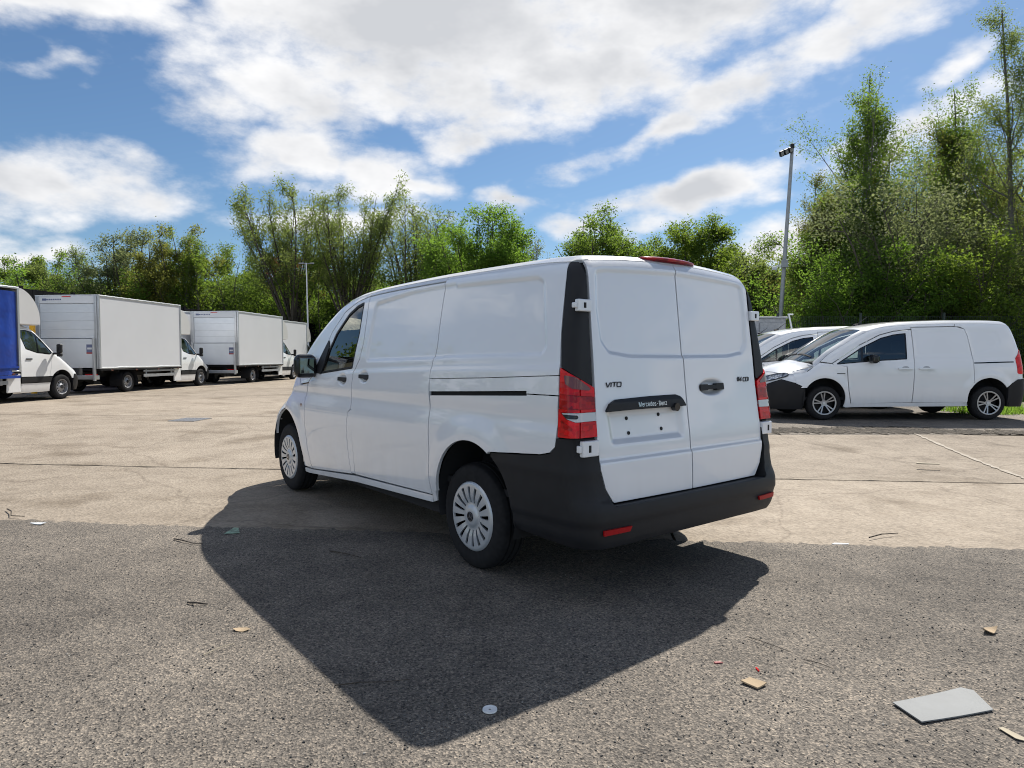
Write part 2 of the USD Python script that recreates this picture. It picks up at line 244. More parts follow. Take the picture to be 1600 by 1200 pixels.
def ground_mat(name, stops, fine, big, bump, bdist, stones=None, rough=.9, wave=None, crack=0., M2=.38):
    n = {'g': ('geometry', {}), 'a': ('noise_texture', dict(scale=fine, detail=5., roughness=.75)), 'b': ('noise_texture', dict(scale=big, detail=7., roughness=.6)), 'c': ('noise_texture', dict(scale=big * 7., detail=5., roughness=.65)),
         'm': ('mix_float', dict(fac=.42)), 'm2': ('mix_float', dict(fac=M2)), 'r': ('rgb_ramp', dict(ramp=stops)), 'v': ('voronoi_texture', dict(scale=fine * 1.1, randomness=1.)), 'bu': ('bump', dict(strength=bump, distance=bdist)), 'hm': ('math', dict(math_type='multiply_add', value2=1.4)),
         'p': ('principled_bsdf', dict(roughness=rough, specular_ior_level=.3))}
    L = [('g.position', 'a.vector'), ('g.position', 'b.vector'), ('g.position', 'c.vector'), ('a.fac', 'm.a'), ('b.fac', 'm.b'), ('m.result', 'm2.a'), ('c.fac', 'm2.b'), ('m2.result', 'r.fac'), ('g.position', 'v.vector'), ('v.distance', 'hm.value1'), ('a.fac', 'hm.value3'), ('hm.value', 'bu.height'), ('bu.normal', 'p.normal')]
    col = 'r.color'
    if stones:
        n['sc'] = ('separate_color', {}); n['sr'] = ('rgb_ramp', dict(ramp=stones)); n['so'] = ('mix_color', dict(blend_type='multiply', fac=1.)); L += [('v.color', 'sc.color'), ('sc.r', 'sr.fac'), (col, 'so.a'), ('sr.color', 'so.b')]; col = 'so.result'
    if wave:
        n['mp'] = ('mapping', dict(rotation=(0, 0, wave[0]))); n['w'] = ('wave_texture', dict(scale=wave[1], distortion=1.2, detail=2., detail_scale=1.5)); n['wr'] = ('rgb_ramp', dict(ramp=[(.25, (.86, .86, .86)), (.6, (1, 1, 1))])); n['wo'] = ('mix_color', dict(blend_type='multiply', fac=.8))
        L += [('g.position', 'mp.vector'), ('mp.vector', 'w.vector'), ('w.fac', 'wr.fac'), (col, 'wo.a'), ('wr.color', 'wo.b')]; col = 'wo.result'
    if crack:   # hairline cracks and dark spills
        n['kw'] = ('noise_texture', dict(scale=1.7, detail=4.)); n['ka'] = ('vector_math', dict(math_type='multiply_add', vector2=(.5, .5, .5))); n['kv'] = ('voronoi_texture', dict(feature='distance_to_edge', scale=crack)); n['kr'] = ('rgb_ramp', dict(ramp=[(0, (.35, .32, .29)), (.006, (.8, .79, .78)), (.012, (1, 1, 1))]))
        n['kn'] = ('noise_texture', dict(scale=.9, detail=5., roughness=.6)); n['ks'] = ('rgb_ramp', dict(ramp=[(.30, (.62, .59, .55)), (.46, (1, 1, 1)), (.60, (1, 1, 1)), (.74, (1.12, 1.12, 1.12))])); n['km'] = ('mix_color', dict(blend_type='multiply', fac=.4)); n['kq'] = ('mix_color', dict(blend_type='multiply', fac=1., use_clamp=False))
        L += [('g.position', 'kw.vector'), ('kw.color', 'ka.vector1'), ('g.position', 'ka.vector3'), ('ka.vector', 'kv.vector'), ('kv.distance', 'kr.fac'), ('g.position', 'kn.vector'), ('kn.fac', 'ks.fac'), (col, 'km.a'), ('kr.color', 'km.b'), ('km.result', 'kq.a'), ('ks.color', 'kq.b')]; col = 'kq.result'
    return M(name, n, L + [(col, 'p.base_color')])
TARMAC = ground_mat('old_tarmac', [(.27, (.020, .018, .016)), (.41, (.088, .079, .070)), (.52, (.180, .161, .140)), (.68, (.36, .315, .265))], 120., .42, .8, .004, [(0, (.35, .35, .36)), (.3, (.8, .8, .79)), (.7, (1.05, 1.03, 1.0)), (.95, (1.7, 1.62, 1.5))], M2=.16)
CONC = [ground_mat(f'old_concrete_{"abc"[i]}', [(.28, tuple(np.array((.10, .082, .063)) * k)), (.42, tuple(np.array((.26, .215, .166)) * k)), (.55, tuple(np.array((.35, .295, .232)) * k)), (.72, tuple(np.array((.40, .345, .275)) * k))], 42., .28 + .06 * i, .5, .008, [(0, (.8, .8, .8)), (.5, (1, 1, 1)), (.98, (1.1, 1.1, 1.1))], .88, None, .32 + .05 * i) for i, k in enumerate((.93, .87, .98))]
EARTH = ground_mat('verge_earth', [(.3, (.03, .04, .015)), (.5, (.06, .08, .03)), (.7, (.10, .11, .05))], 30., .5, .8, .03)
DIRT = ground_mat('dirt_strip', [(.36, (.025, .022, .019)), (.5, (.07, .06, .047)), (.62, (.22, .185, .145))], 40., 1.2, 1., .02)

# ------------------------------------------------------------------ ground, yard slabs, tarmac
def sheet(name, xs, ys, zf, mat, kind='structure', label=None):
    X, Y = np.meshgrid(xs, ys, indexing='ij'); v = np.stack([X, Y, zf(X, Y)], -1).reshape(-1, 3); a, b = len(xs), len(ys)
    i, j = np.meshgrid(np.arange(a - 1), np.arange(b - 1), indexing='ij'); k = i * b + j; f = np.stack([k, k + b, k + b + 1, k + 1], -1).reshape(-1, 4)
    return tag(put(name, None, v, f, None, mat), label or None, None, None, kind)
rs = np.random.RandomState(5)
sheet('ground', np.array([-600, -200, -60, -30, 0, 30, 60, 200, 600.]), np.array([-600, -100, -20, 0, 5, 7.5, 8.5, 9.5, 10.5, 11.5, 12.5, 15, 20, 40, 80, 200, 600.]), lambda x, y: gz(x, y) - .05, EARTH)
EDGE = lambda x: 5.0 - .112 * x   # where the tarmac ends and the concrete begins
# near tarmac, its far edge ragged
ex = np.arange(-16, 16.01, .04); nz = meshkit.fbm(np.stack([ex * 2.2, ex * 0, ex * 0], 1)) if hasattr(meshkit, 'fbm') else rs.randn(len(ex)) * .1
ey = EDGE(ex) + .07 * np.asarray(nz).ravel() + .022 * rs.randn(len(ex))
tv = []; 
for x, y in zip(ex, ey): tv += [(x, -14, .004), (x, 2.0, .004), (x, y - .05, .004), (x, y, -.012)]
tv = np.array(tv); n = len(ex); k = np.arange(n - 1) * 4
tag(put('tarmac', None, tv, np.vstack([np.stack([k + c, k + 4 + c, k + 5 + c, k + 1 + c], 1) for c in range(3)]), None, TARMAC), None, None, None, 'structure')
# concrete yard: poured bays with open joints
yard = tag(UsdGeom.Xform.Define(stage, _path('concrete_yard')).GetPrim(), None, None, None, 'structure')
ca, sa = math.cos(-.1115), math.sin(-.1115); rows = [-.25, 2.62, 7.75, 13.3, 19.2, 25.5, 32., 40.]; cols = [-40, -14.2, 1.2, 12., 24]
for r, (b0, b1) in enumerate(zip(rows, rows[1:])):
    for c, (a0, a1) in enumerate(zip(cols, cols[1:])):
        if a0 >= 1 and r >= 2: continue
        if a0 >= 1 and r == 1: b1_ = 6.35 
        else: b1_ = b1
        na, nb = max(2, int((a1 - a0) / .12)), max(2, int((b1_ - b0) / .3)); g = .010
        A, B = np.meshgrid(np.linspace(a0 + g, a1 - g, na), np.linspace(b0 + g, b1_ - g, nb), indexing='ij')
        jit = .012 * rs.randn(na, 2); B[:, 0] += np.abs(jit[:, 0]) * (rs.rand(na) < .5); B[:, -1] -= np.abs(jit[:, 1]) * (rs.rand(na) < .5)
        X = ca * A - sa * B; Y = 5.0 + sa * A + ca * B; Z = gz(X, Y) - .006 + .003 * rs.randn()
        v = np.stack([X, Y, Z], -1).reshape(-1, 3); i, j = np.meshgrid(np.arange(na - 1), np.arange(nb - 1), indexing='ij'); q = i * nb + j; f = np.stack([q, q + nb, q + nb + 1, q + 1], -1).reshape(-1, 4)
        # slab sides down into the joint
        ring = np.concatenate([np.arange(na) * nb, (na - 1) * nb + np.arange(1, nb), (np.arange(na - 1)[::-1]) * nb + nb - 1, np.arange(1, nb - 1)[::-1]]); m = len(ring); lo = v[ring] - np.array([0, 0, .03]); b = len(v)
        i = np.arange(m); v = np.vstack([v, v[ring], lo]); f = np.vstack([f, np.stack([b + i, b + m + i, b + m + (i + 1) % m, b + (i + 1) % m], 1)])
        put('concrete_slab', yard, v, f, None, CONC[(r * 2 + c) % 3])
# tarmac standing under the small vans, and the strip of dirt and leaf litter along its edge
sheet('parking_tarmac', np.linspace(.5, 26, 40), np.linspace(10.6, 17.4, 20), lambda x, y: gz(x, y) - .002, TARMAC)
dx = np.arange(1.2, 16, .05); w0 = 10.95 - .04 * dx + .06 * rs.randn(len(dx)); w1 = w0 + .55 + .2 * np.sin(dx * 1.3) + .08 * rs.randn(len(dx)); DV = np.stack([np.stack([dx, w0, gz(dx, w0) + .005], 1), np.stack([dx, (w0 + w1) / 2, gz(dx, w0) + .022 + .012 * rs.rand(len(dx))], 1), np.stack([dx, w1, gz(dx, w1) + .006], 1)], 1).reshape(-1, 3)
k = np.arange(len(dx) - 1) * 3; tag(put('dirt_strip', None, DV, np.vstack([np.stack([k + c, k + 3 + c, k + 4 + c, k + 1 + c], 1) for c in (0, 1)]), None, DIRT), 'strip of dark dirt and leaf litter along the edge of the concrete', 'dirt', None, 'stuff')
# worn white line on the right
WORN = M('worn_white_line', {'g': ('geometry', {}), 'n': ('noise_texture', dict(scale=14., detail=6., roughness=.7)), 'r': ('rgb_ramp', dict(ramp=[(.48, (.29, .245, .19)), (.70, (.40, .36, .30))])), 'p': ('principled_bsdf', dict(roughness=.8))}, [('g.position', 'n.vector'), ('n.fac', 'r.fac'), ('r.color', 'p.base_color')])
t = np.linspace(0, 1, 60); P0, P1 = np.array([6.45, 10.75]), np.array([5.45, 6.6]); c = P0 + (P1 - P0) * t[:, None]; w = .028 + .010 * rs.randn(60); q = np.array([.97, -.23])
LV = np.stack([np.c_[c - q * w[:, None], gz(c[:, 0], c[:, 1]) + .004], np.c_[c + q * w[:, None], gz(c[:, 0], c[:, 1]) + .004]], 1).reshape(-1, 3); k = np.arange(59) * 2
tag(put('painted_line', None, LV, np.stack([k, k + 2, k + 3, k + 1], 1), None, WORN), None, None, None, 'structure')
# drain grating in the yard
dr = thing('drain_grate', 'small iron drain grating set in the concrete left of the large van', 'drain', (-6.1, 12.7, float(gz(-6.1, 12.7)) + .001), -.1)
obj('grate_frame', cat([bx(-.26, .26, -.30, -.26, -.02, .010), bx(-.26, .26, .26, .30, -.02, .010), bx(-.26, -.22, -.26, .26, -.02, .010), bx(.22, .26, -.26, .26, -.02, .010)]), STEEL, dr)
obj('drain_shaft', bx(-.219, .219, -.259, .259, -.02, -.006), DARK, dr)
for i in range(6): obj('grate_bar', bx(-.21 + i * .072, -.157 + i * .072, -.258, .258, -.005, .008), STEEL, dr)

# ------------------------------------------------------------------ wheels
def tyre_mesh(R, W, rim, nseg=120):
    h = W / 2; pr = [(rim, -h * .78), (rim + .012, -h * .92), (rim + (R - rim) * .45, -h), (R - .035, -h * .95), (R - .012, -h * .84), (R - .003, -h * .72)]
    for y in (-.42, -.0, .42): pr += [(R, (y - .07) * h), (R - .008, (y - .055) * h), (R - .008, (y + .055) * h), (R, (y + .07) * h)]
    pr += [(r, -y) for r, y in pr[5::-1]]; pr = np.array(pr); a = np.arange(nseg) * 2 * np.pi / nseg; r = np.repeat(pr[None, :, 0], nseg, 0)
    sh = np.isin(np.arange(len(pr)), [4, 5, len(pr) - 6, len(pr) - 5]); r[np.ix_(np.arange(nseg) % 2 == 0, sh)] -= .006
    v = np.stack([r * np.cos(a)[:, None], np.repeat(pr[None, :, 1], nseg, 0), r * np.sin(a)[:, None]], -1).reshape(-1, 3); m = len(pr)
    i, j = np.meshgrid(np.arange(nseg), np.arange(m - 1), indexing='ij'); q = np.stack([i * m + j, i * m + j + 1, ((i + 1) % nseg) * m + j + 1, ((i + 1) % nseg) * m + j], -1).reshape(-1, 4)
    return trimesh.Trimesh(v, np.vstack([q[:, [0, 1, 2]], q[:, [0, 2, 3]]]), process=False)
def dished(poly, prof, res, depth=.012):
    p, t, rings = tri_poly(poly, res); f = PC(*zip(*prof)); y = f(np.hypot(p[:, 0], p[:, 1])); v = np.stack([p[:, 0], y, p[:, 1]], 1)
    n = np.cross(v[t[:, 1]] - v[t[:, 0]], v[t[:, 2]] - v[t[:, 0]]); k = n[:, 1] < 0; t[k] = t[k][:, ::-1]; V, T = [v], [t]; b = len(v)
    for r in rings:
        a, c = v[r], np.roll(v[r], -1, 0); d = np.array([0, depth, 0]); q = np.stack([a, c, c - d, a - d], 1).reshape(-1, 3); i = np.arange(len(r)) * 4 + b; V.append(q); T.append(np.vstack([np.stack([i, i + 1, i + 2], 1), np.stack([i, i + 2, i + 3], 1)])); b += len(q)
    return trimesh.Trimesh(np.vstack(V), np.vstack(T), process=False)
def star_poly(R, k=3, inner=.16): return Polygon([(R * (1 if i % 2 == 0 else inner) * math.cos(math.pi / 2 + i * math.pi / k), R * (1 if i % 2 == 0 else inner) * math.sin(math.pi / 2 + i * math.pi / k)) for i in range(2 * k)])
def ring_poly(a, b): return Point(0, 0).buffer(b, quad_segs=24).difference(Point(0, 0).buffer(a, quad_segs=24))
def flatdisc(poly, y, h):
    m = extr(poly, h); m.vertices = np.stack([m.vertices[:, 0], y + m.vertices[:, 2], m.vertices[:, 1]], 1); m.invert(); return m
def spokes(n, r0, r1, w0, w1, ph=0.): return shapely.union_all([affinity.rotate(Polygon([(r0, -w0), (r1, -w1), (r1, w1), (r0, w0)]), 360 * i / n + ph, origin=(0, 0)) for i in range(n)])
COVER = Point(0, 0).buffer(.219, quad_segs=24).difference(round_poly(spokes(16, .088, .188, .0055, .0135), .003))
FIVE = shapely.union_all([ring_poly(.198, .222), Point(0, 0).buffer(.055), spokes(5, .03, .205, .009, .012, 80), spokes(5, .03, .205, .009, .012, 100), spokes(5, .03, .205, .012, .012, 90).intersection(Point(0, 0).buffer(.075))])
STEELW = ring_poly(.052, .215).difference(shapely.union_all([Point(.135 * math.cos(i * math.pi / 5), .135 * math.sin(i * math.pi / 5)).buffer(.021) for i in range(10)]))
WHEELS = {
    'cover': dict(R=.335, W=.21, rim=.208, mat=SILVER, poly=COVER, prof=[(0, .112), (.04, .112), (.058, .108), (.075, .097), (.085, .097), (.13, .106), (.19, .108), (.207, .106), (.222, .092)], res=.008),
    'alloy': dict(R=.318, W=.20, rim=.205, mat=ALLOY, poly=FIVE, prof=[(0, .070), (.05, .072), (.1, .080), (.19, .092), (.21, .098), (.225, .096)], res=.012),
    'steel': dict(R=.345, W=.225, rim=.21, mat=STEEL, poly=STEELW, prof=[(0, .09), (.06, .086), (.1, .06), (.15, .055), (.185, .03), (.2, .10), (.22, .104)], res=.014)}
_wheel_cache = {}
def wheel(parent, kind, x, y, z=None, spin=0., name='wheel'):
    s = WHEELS[kind]
    if kind not in _wheel_cache: _wheel_cache[kind] = (tyre_mesh(s['R'], s['W'], s['rim']), dished(s['poly'], s['prof'], s['res']))
    ty, co = (m.copy() for m in _wheel_cache[kind]); side = 1 if y > 0 else -1
    w = UsdGeom.Xform.Define(stage, _path(name, parent)); w.AddTranslateOp().Set(Gf.Vec3d(x, y, z if z is not None else s['R'])); w = w.GetPrim()
    def pl(m): rot(m, spin, (0, 1, 0)); return m if side > 0 else rot(m, math.pi, (0, 0, 1))
    obj('tyre', pl(ty), RUBBER, w, smooth=40)
    obj({'cover': 'wheel_cover', 'alloy': 'alloy_rim', 'steel': 'steel_rim'}[kind], pl(co), s['mat'], w, smooth=35)
    obj('brake_drum', pl(flatdisc(Point(0, 0).buffer(s['rim'] + .003), -.06, .075 if kind == 'cover' else .05)), DARK if kind == 'cover' else BLACKP, w)
    if kind == 'cover':
        obj('hub_cap', pl(flatdisc(Point(0, 0).buffer(.031), .1125, .003)), GLOSSB, w)
        obj('emblem', pl(flatdisc(shapely.union_all([ring_poly(.025, .028), star_poly(.0265)]), .1157, .002)), CHROME, w)
    elif kind == 'alloy': obj('hub_cap', pl(flatdisc(Point(0, 0).buffer(.028), .073, .006)), SILVER, w)
    else: obj('hub_cap', pl(flatdisc(Point(0, 0).buffer(.05), .055, .045)), DARK, w)
    return w
def liner(x, z, R, y0, y1):
    a = np.linspace(-.35, math.pi + .35, 26); v = [(x + R * math.cos(t), y, z + R * math.sin(t)) for t in a for y in (y0, y1)] + [(x, y0, z)]; k = np.arange(25) * 2
    f = np.vstack([np.stack([k, k + 2, k + 3], 1), np.stack([k, k + 3, k + 1], 1), np.stack([np.full(25, 52), k, k + 2], 1)]); return trimesh.Trimesh(v, f, process=False)
def lettering(text, h, width, depth=.003, bold=False, shear=0.):
    m = meshkit.text_mesh(text, h, depth, bold); v = m.vertices.copy(); v[:, 0] -= v[:, 0].min(); v[:, 0] *= width / v[:, 0].max(); v[:, 0] += shear * v[:, 1]; m.vertices = v; return m
def hands(name, parent, g, mat, label=None):
    "a part on the left and its mirror image on the right"
    return put(name, parent, *g, mat, label), put(name, parent, *mirrored(g), mat, label)

# ------------------------------------------------------------------ the large white van
_W = PC([.2, .28, .36, .5, .8, 1.0, 1.10, 1.2, 1.3, 1.5, 1.7, 1.85, 2.0], [.90, .925, .942, .955, .966, .962, .954, .944, .932, .898, .856, .822, .80])
_H = PC([-1.2, -.95, -.8, -.5, 0, .5, 1.0, 1.4, 1.8, 2.1, 2.4, 2.7, 3.0, 3.2, 3.35, 3.5, 3.7, 3.9, 4.05, 4.2], [1.885, 1.92, 1.935, 1.95, 1.957, 1.96, 1.955, 1.945, 1.925, 1.88, 1.765, 1.60, 1.37, 1.22, 1.11, 1.075, 1.0, .92, .85, .70])
_R = PC([.2, .5, .8, 1.02, 1.2, 1.32, 1.6, 1.8, 1.95], [-.965, -.97, -.963, -.938, -.917, -.905, -.873, -.851, -.832])
_X = PC([.2, .35, .6, .8, .95, 1.2], [3.98, 4.06, 4.09, 4.06, 3.98, 3.7])
def F_van(p):
    x, y, z = p[..., 0], np.abs(p[..., 1]), p[..., 2]
    w = _W(np.clip(z, .2, 2.0)) - .03 * np.clip((-.3 - x) / .7, 0, 1.5) ** 2 - .03 * np.clip((x - 2.5) / .8, 0, 3) ** 2 - .05 * np.clip((x - 1.6) / 1.2, 0, 1.2) ** 2 * np.clip((z - 1.1) / .6, 0, 1)
    xs = x - .10 * (1 - (y / .8) ** 2) * np.clip((x - 1.9) / .9, 0, 1); h = _H(np.clip(xs, -1.2, 4.2)); dh = (_H(np.clip(xs + .01, -1.2, 4.2)) - h) / .01
    k = np.clip((x - 2.75) / .6, 0, 1); k = k * k * (3 - 2 * k)
    b = (z - (h - (.045 + .13 * k) * (y / .8) ** 2)) / np.sqrt(1 + dh * dh)
    r = _R(np.clip(z, .2, 1.95)) + .012 * (y / .85) ** 2; xf = _X(np.clip(z, .2, 1.2)) - .42 * (y / .95) ** 2.6
    f = rmax(y - w, b, .105 + .06 * k); f = rmax(f, r - x, .05 + .05 * sstep(z, 1.7, 1.85)); return rmax(f, x - xf, .16)
_RB = PC([.2, .30, .36, .45, .52, .56, .60, .8, .95], [-.98, -1.02, -1.045, -1.055, -1.052, -1.04, -1.02, -.985, -.965])
def F_bump(p):
    x, y, z = p[..., 0], np.abs(p[..., 1]), p[..., 2]
    w = _W(np.clip(z, .2, 2.0)) + .012 - .035 * np.clip((-.3 - x) / .7, 0, 1.5) ** 2 - .05 * sstep(z, .40, .25)
    return rmax(y - w, _RB(np.clip(z, .2, .95)) + .035 * (y / .9) ** 4 - x, .11)
def F_fb(p):
    x, y, z = p[..., 0], np.abs(p[..., 1]), p[..., 2]; return F_van(p) - .008
def build_van():
    T = thing('white_van', 'large white panel van with black bumper and red tail lights in the foreground', 'van', (.47664, 4.78004, 0), 2.2395)
    ys = lambda x: .782 + .06 * np.clip((np.asarray(x) - 1.5) / 1.4, 0, 1)
    def ztop(xs): xs = np.asarray(xs, float); o, d, a, b = frame('Z', np.stack([xs, ys(xs)], 1)); return cast(F_van, o, d, a, b)[:, 2]
    ARCH, FARCH = Point(-.04, .42).buffer(.40, quad_segs=24), Point(3.18, .42).buffer(.40, quad_segs=24)
    recA = round_poly(Polygon([(1.48, 1.30), (.30, 1.325), (.30, 1.845), (.9, 1.83), (1.47, 1.775)]), .05); recB = round_poly(Polygon([(.60, 1.325), (-.70, 1.345), (-.655, 1.54), (-.59, 1.77), (-.52, 1.805), (-.2, 1.815), (.60, 1.835)]), .06)
    ring = {id(q): shapely.prepare(q) for q in (recA, recB)}
    zc = PC([-.9, -.7, .48, 1.76, 2.65, 3.4], [1.30, 1.29, 1.262, 1.215, 1.12, .98])
    def side(p):
        x, z = p[:, 0], p[:, 2]; pts = shapely.points(x, z); o = np.zeros(len(x))
        for q in (recA, recB):
            d = np.where(shapely.contains(q, pts), shapely.distance(q.exterior, pts), 0.); o = np.minimum(o, -.014 * sstep(d, 0, .024))
        o += .007 * sstep(z, zc(np.clip(x, -.9, 3.4)) + .018, zc(np.clip(x, -.9, 3.4)) - .022)               # shoulder line
        o += -.012 * np.exp(-((z - 1.0) / .06) ** 2) + .006 * np.exp(-((z - .80) / .14) ** 2)    # hollow below it
        for cx in (-.04, 3.18):
            r = np.hypot(x - cx, z - .42); o += .016 * sstep(r, .58, .43) * sstep(z, .35, .55)
        for hx, hz in ((1.865, 1.150), (1.465, 1.180)): o -= .022 * sstep(np.hypot((x - hx) / .085, (z - hz) / .052), 1.0, .45)
        return o
    # outlines, metres in the side view (x forward of the rear axle, z up)
    brear = [(1.60, 1.835), (1.565, 1.6), (1.555, 1.45), (1.585, 1.32), (1.665, 1.215), (1.68, 1.02), (1.665, .86), (1.645, .44), (1.64, .375)]
    dfront = [(2.56, .300), (2.60, .34), (2.64, .48), (2.67, .72), (2.665, .96), (2.60, 1.09), (2.50, 1.215)]
    dtop = [(2.36, 1.375), (2.235, 1.56), (2.03, 1.725), (1.80, 1.805)]
    win = [(2.40, 1.185), (2.285, 1.335), (2.14, 1.545), (1.94, 1.705), (1.80, 1.765), (1.675, 1.79), (1.655, 1.53), (1.70, 1.245)]
    winP = round_poly(Polygon(win), .015); door = Polygon(dfront + dtop + brear); flap = round_poly(Polygon([(1.66, .915), (1.715, .885), (1.742, .79), (1.748, .60), (1.715, .38), (1.645, .378), (1.645, .5)]), .012)
    sfront = [(.48, 1.9), (.465, 1.68), (.445, 1.41), (.462, 1.26), (.468, 1.15), (.45, .98), (.44, .72), (.455, .54), (.43, .405)]
    X = np.linspace(-.735, 2.98, 90); ZT = ztop(X); zt = lambda x: np.interp(x, X, ZT)
    xt = np.linspace(1.605, .475, 30); slide = Polygon(brear[::-1] + [(x, zt(x) - .035) for x in xt] + sfront[1:])
    stripL = [(-.742, float(zt(-.735))), (-.755, 1.80), (-.77, 1.64), (-.785, 1.47), (-.81, 1.28), (-.82, 1.06), (-.82, .91), (-.815, .86), (-.775, .825)]
    xq = np.linspace(.478, -.735, 40); ql = [(.468, 1.190), (-.17, 1.212), (-.81, 1.240)]
    qup = Polygon([(x, zt(x)) for x in xq] + [s for s in stripL[1:] if s[1] > 1.24] + ql[::-1] + [(.462, 1.26), (.445, 1.41), (.465, 1.68)])
    slotP = Polygon([(.455, 1.105), (-.565, 1.148), (-.565, 1.127), (.455, 1.083)]); mid = Polygon(ql + [(-.82, 1.135), (-.565, 1.134), (-.565, 1.148), (.455, 1.105)])
    qlow = Polygon([(.452, 1.083), (-.565, 1.127), (-.565, 1.134), (-.82, 1.135), (-.82, .91), (-.815, .86), (-.775, .825), (-.70, .808), (-.26, .775), (-.04, .42), (.372, .44), (.372, .372), (.43, .356), (.43, .405), (.455, .54), (.44, .72), (.45, .98)]).difference(ARCH)
    xr = np.linspace(.475, 2.96, 60); rail = Polygon([(x, zt(x)) for x in xr] + [(2.80, 1.08), (2.605, 1.10), (2.50, 1.22)] + dtop + [(1.60, 1.84)] + [(x, zt(x) - .032) for x in xt])
    fx = np.linspace(2.98, 3.62, 20); o, d, a, b = frame('Z', np.stack([fx, .85 - .16 * (fx - 2.98)], 1)); fz = cast(F_van, o, d, a, b)[:, 2]
    fend = Polygon([(2.565, .30), (2.60, .34), (2.64, .48), (2.67, .72), (2.665, .96), (2.605, 1.095), (2.80, 1.075), (2.96, float(zt(2.96)))] + list(zip(fx, fz)) + [(3.60, .72), (3.55, .42), (3.18, .42), (2.80, .30)]).difference(FARCH)
    Y = lambda P, **k: panel(F_van, 'Y', P, **{**dict(res=.014, gap=.009, depth=.022, disp=side), **k})
    for f_, name, P, kw in ((0, 'front_wing', fend, {}), (0, 'cant_rail', rail, dict(res=.016)), (0, 'sliding_door', slide, {}), (0, 'rear_quarter', qup, dict(gap=.006)), (0, 'rail_cover', mid, dict(gap=.003)), (0, 'rear_quarter_lower', qlow, {}), (0, 'fuel_flap', flap, dict(gap=.004))):
        hands(name, T, Y(P, **kw), WHITE)
    for g, sgn in ((Y(door.difference(winP).difference(flap)), 1), ):
        d1, d2 = hands('front_door', T, g, WHITE)
        fr = panel(F_van, 'Y', winP.difference(winP.buffer(-.018)), res=.012, gap=.002, depth=.012, off=-.002); gl = panel(F_van, 'Y', winP.buffer(-.018), res=.04, gap=0, depth=0, off=-.009)
        for dd, fn in ((d1, lambda q: q), (d2, mirrored)): put('window_frame', dd, *fn(fr), BLACKP); put('window', dd, *fn(gl), PANE)
    put('slide_rail', T, *panel(F_van, 'Y', slotP.buffer(.006), res=.03, gap=0, depth=0, off=-.020), DARK); put('slide_rail', T, *mirrored(panel(F_van, 'Y', slotP.buffer(.006), res=.03, gap=0, depth=0, off=-.020)), GLOSSB)
    # handles
    for hx, hz in ((1.865, 1.150), (1.465, 1.180)):
        hp = shapely.union_all([sbox(hx - .085, hz - .013, hx + .085, hz + .017), Polygon([(hx - .085, hz - .014), (hx - .03, hz - .024), (hx + .0, hz - .014)])]); hp = round_poly(hp, .008)
        hands('door_handle', T, panel(F_van, 'Y', hp, res=.012, gap=0, depth=.03, off=.012), BLACKP)
    hands('side_indicator', T, panel(F_van, 'Y', Point(2.755, .885).buffer(.017), res=.01, gap=0, depth=.01, off=.012), SMOKE)
    sill = Polygon([(2.80, .285), (2.56, .294), (1.64, .366), (.436, .400), (.436, .352), (1.64, .312), (2.70, .242), (2.80, .24)])
    hands('sill', T, panel(F_van, 'Y', sill, res=.02, gap=.003, depth=.03, off=.0, disp=lambda p: .006 * sstep(p[:, 2], .42, .36)), WHITE)
    # roof, screen, bonnet, nose
    yb = np.linspace(-.74, .74, 31); zb = 1.905 - .035 * (yb / .74) ** 2; o, d, a, b = frame('X', np.stack([yb, zb], 1)); xb = cast(F_van, o, d, a, b)[:, 0]
    xs_ = np.linspace(-.70, 2.02, 40); rf = Polygon([(x, y) for x, y in zip(xb, yb)] + [(-.745, .780)] + [(x, float(ys(x))) for x in xs_] + [(2.06, .74), (2.14, .4), (2.16, 0), (2.14, -.4), (2.06, -.74)] + [(x, -float(ys(x))) for x in xs_[::-1]] + [(-.745, -.780)])
    def ribs(p): return .006 * sum(sstep(np.abs(p[:, 1] - c), .05, .02) for c in (-.5, -.25, 0, .25, .5)) * sstep(p[:, 0], -.6, -.5) * sstep(p[:, 0], 1.6, 1.4)
    put('roof', T, *panel(F_van, 'Z', rf, res=.03, gap=.006, depth=.02, disp=ribs), WHITE)
    for s in (1, -1):
        ap = Polygon([(2.02, s * float(ys(2.02))), (2.06, s * .74), (2.95, s * .74), (2.98, s * .85)]); put('windscreen_pillar', T, *panel(F_van, 'Z', ap, res=.03, gap=.004, depth=.02), WHITE)
    ws = Polygon([(-.73, 2.0), (-.4, 2.06), (0, 2.07), (.4, 2.06), (.73, 2.0), (.77, 2.5), (.80, 3.0), (.4, 3.12), (0, 3.16), (-.4, 3.12), (-.80, 3.0), (-.77, 2.5)])
    ws = affinity.affine_transform(ws, [0, 1, 1, 0, 0, 0]); 
    put('windscreen', T, *panel(F_van, 'Z', ws, res=.05, gap=.004, depth=.01), PANE)
    bon = Polygon([(3.0, .845), (3.0, .80), (3.13, .4), (3.17, 0), (3.13, -.4), (3.0, -.80), (3.0, -.845), (3.3, -.80), (3.6, -.74), (3.82, -.55), (3.93, 0), (3.82, .55), (3.6, .74), (3.3, .80)]); put('bonnet', T, *panel(F_van, 'Z', bon, res=.04, gap=.006, depth=.02, off=.002), WHITE)
    put('scuttle', T, *panel(F_van, 'Z', Polygon([(2.97, .80), (3.12, .4), (3.16, 0), (3.12, -.4), (2.97, -.80), (3.02, -.80), (3.17, -.4), (3.21, 0), (3.17, .4), (3.02, .80)]), res=.04, gap=0, depth=0, off=-.006), BLACKP)
    rn = lambda a0, a1, z0, z1, n=24: Polygon([(u, z0) for u in np.linspace(a0, a1, n)] + [(u, z1) for u in np.linspace(a1, a0, n)])
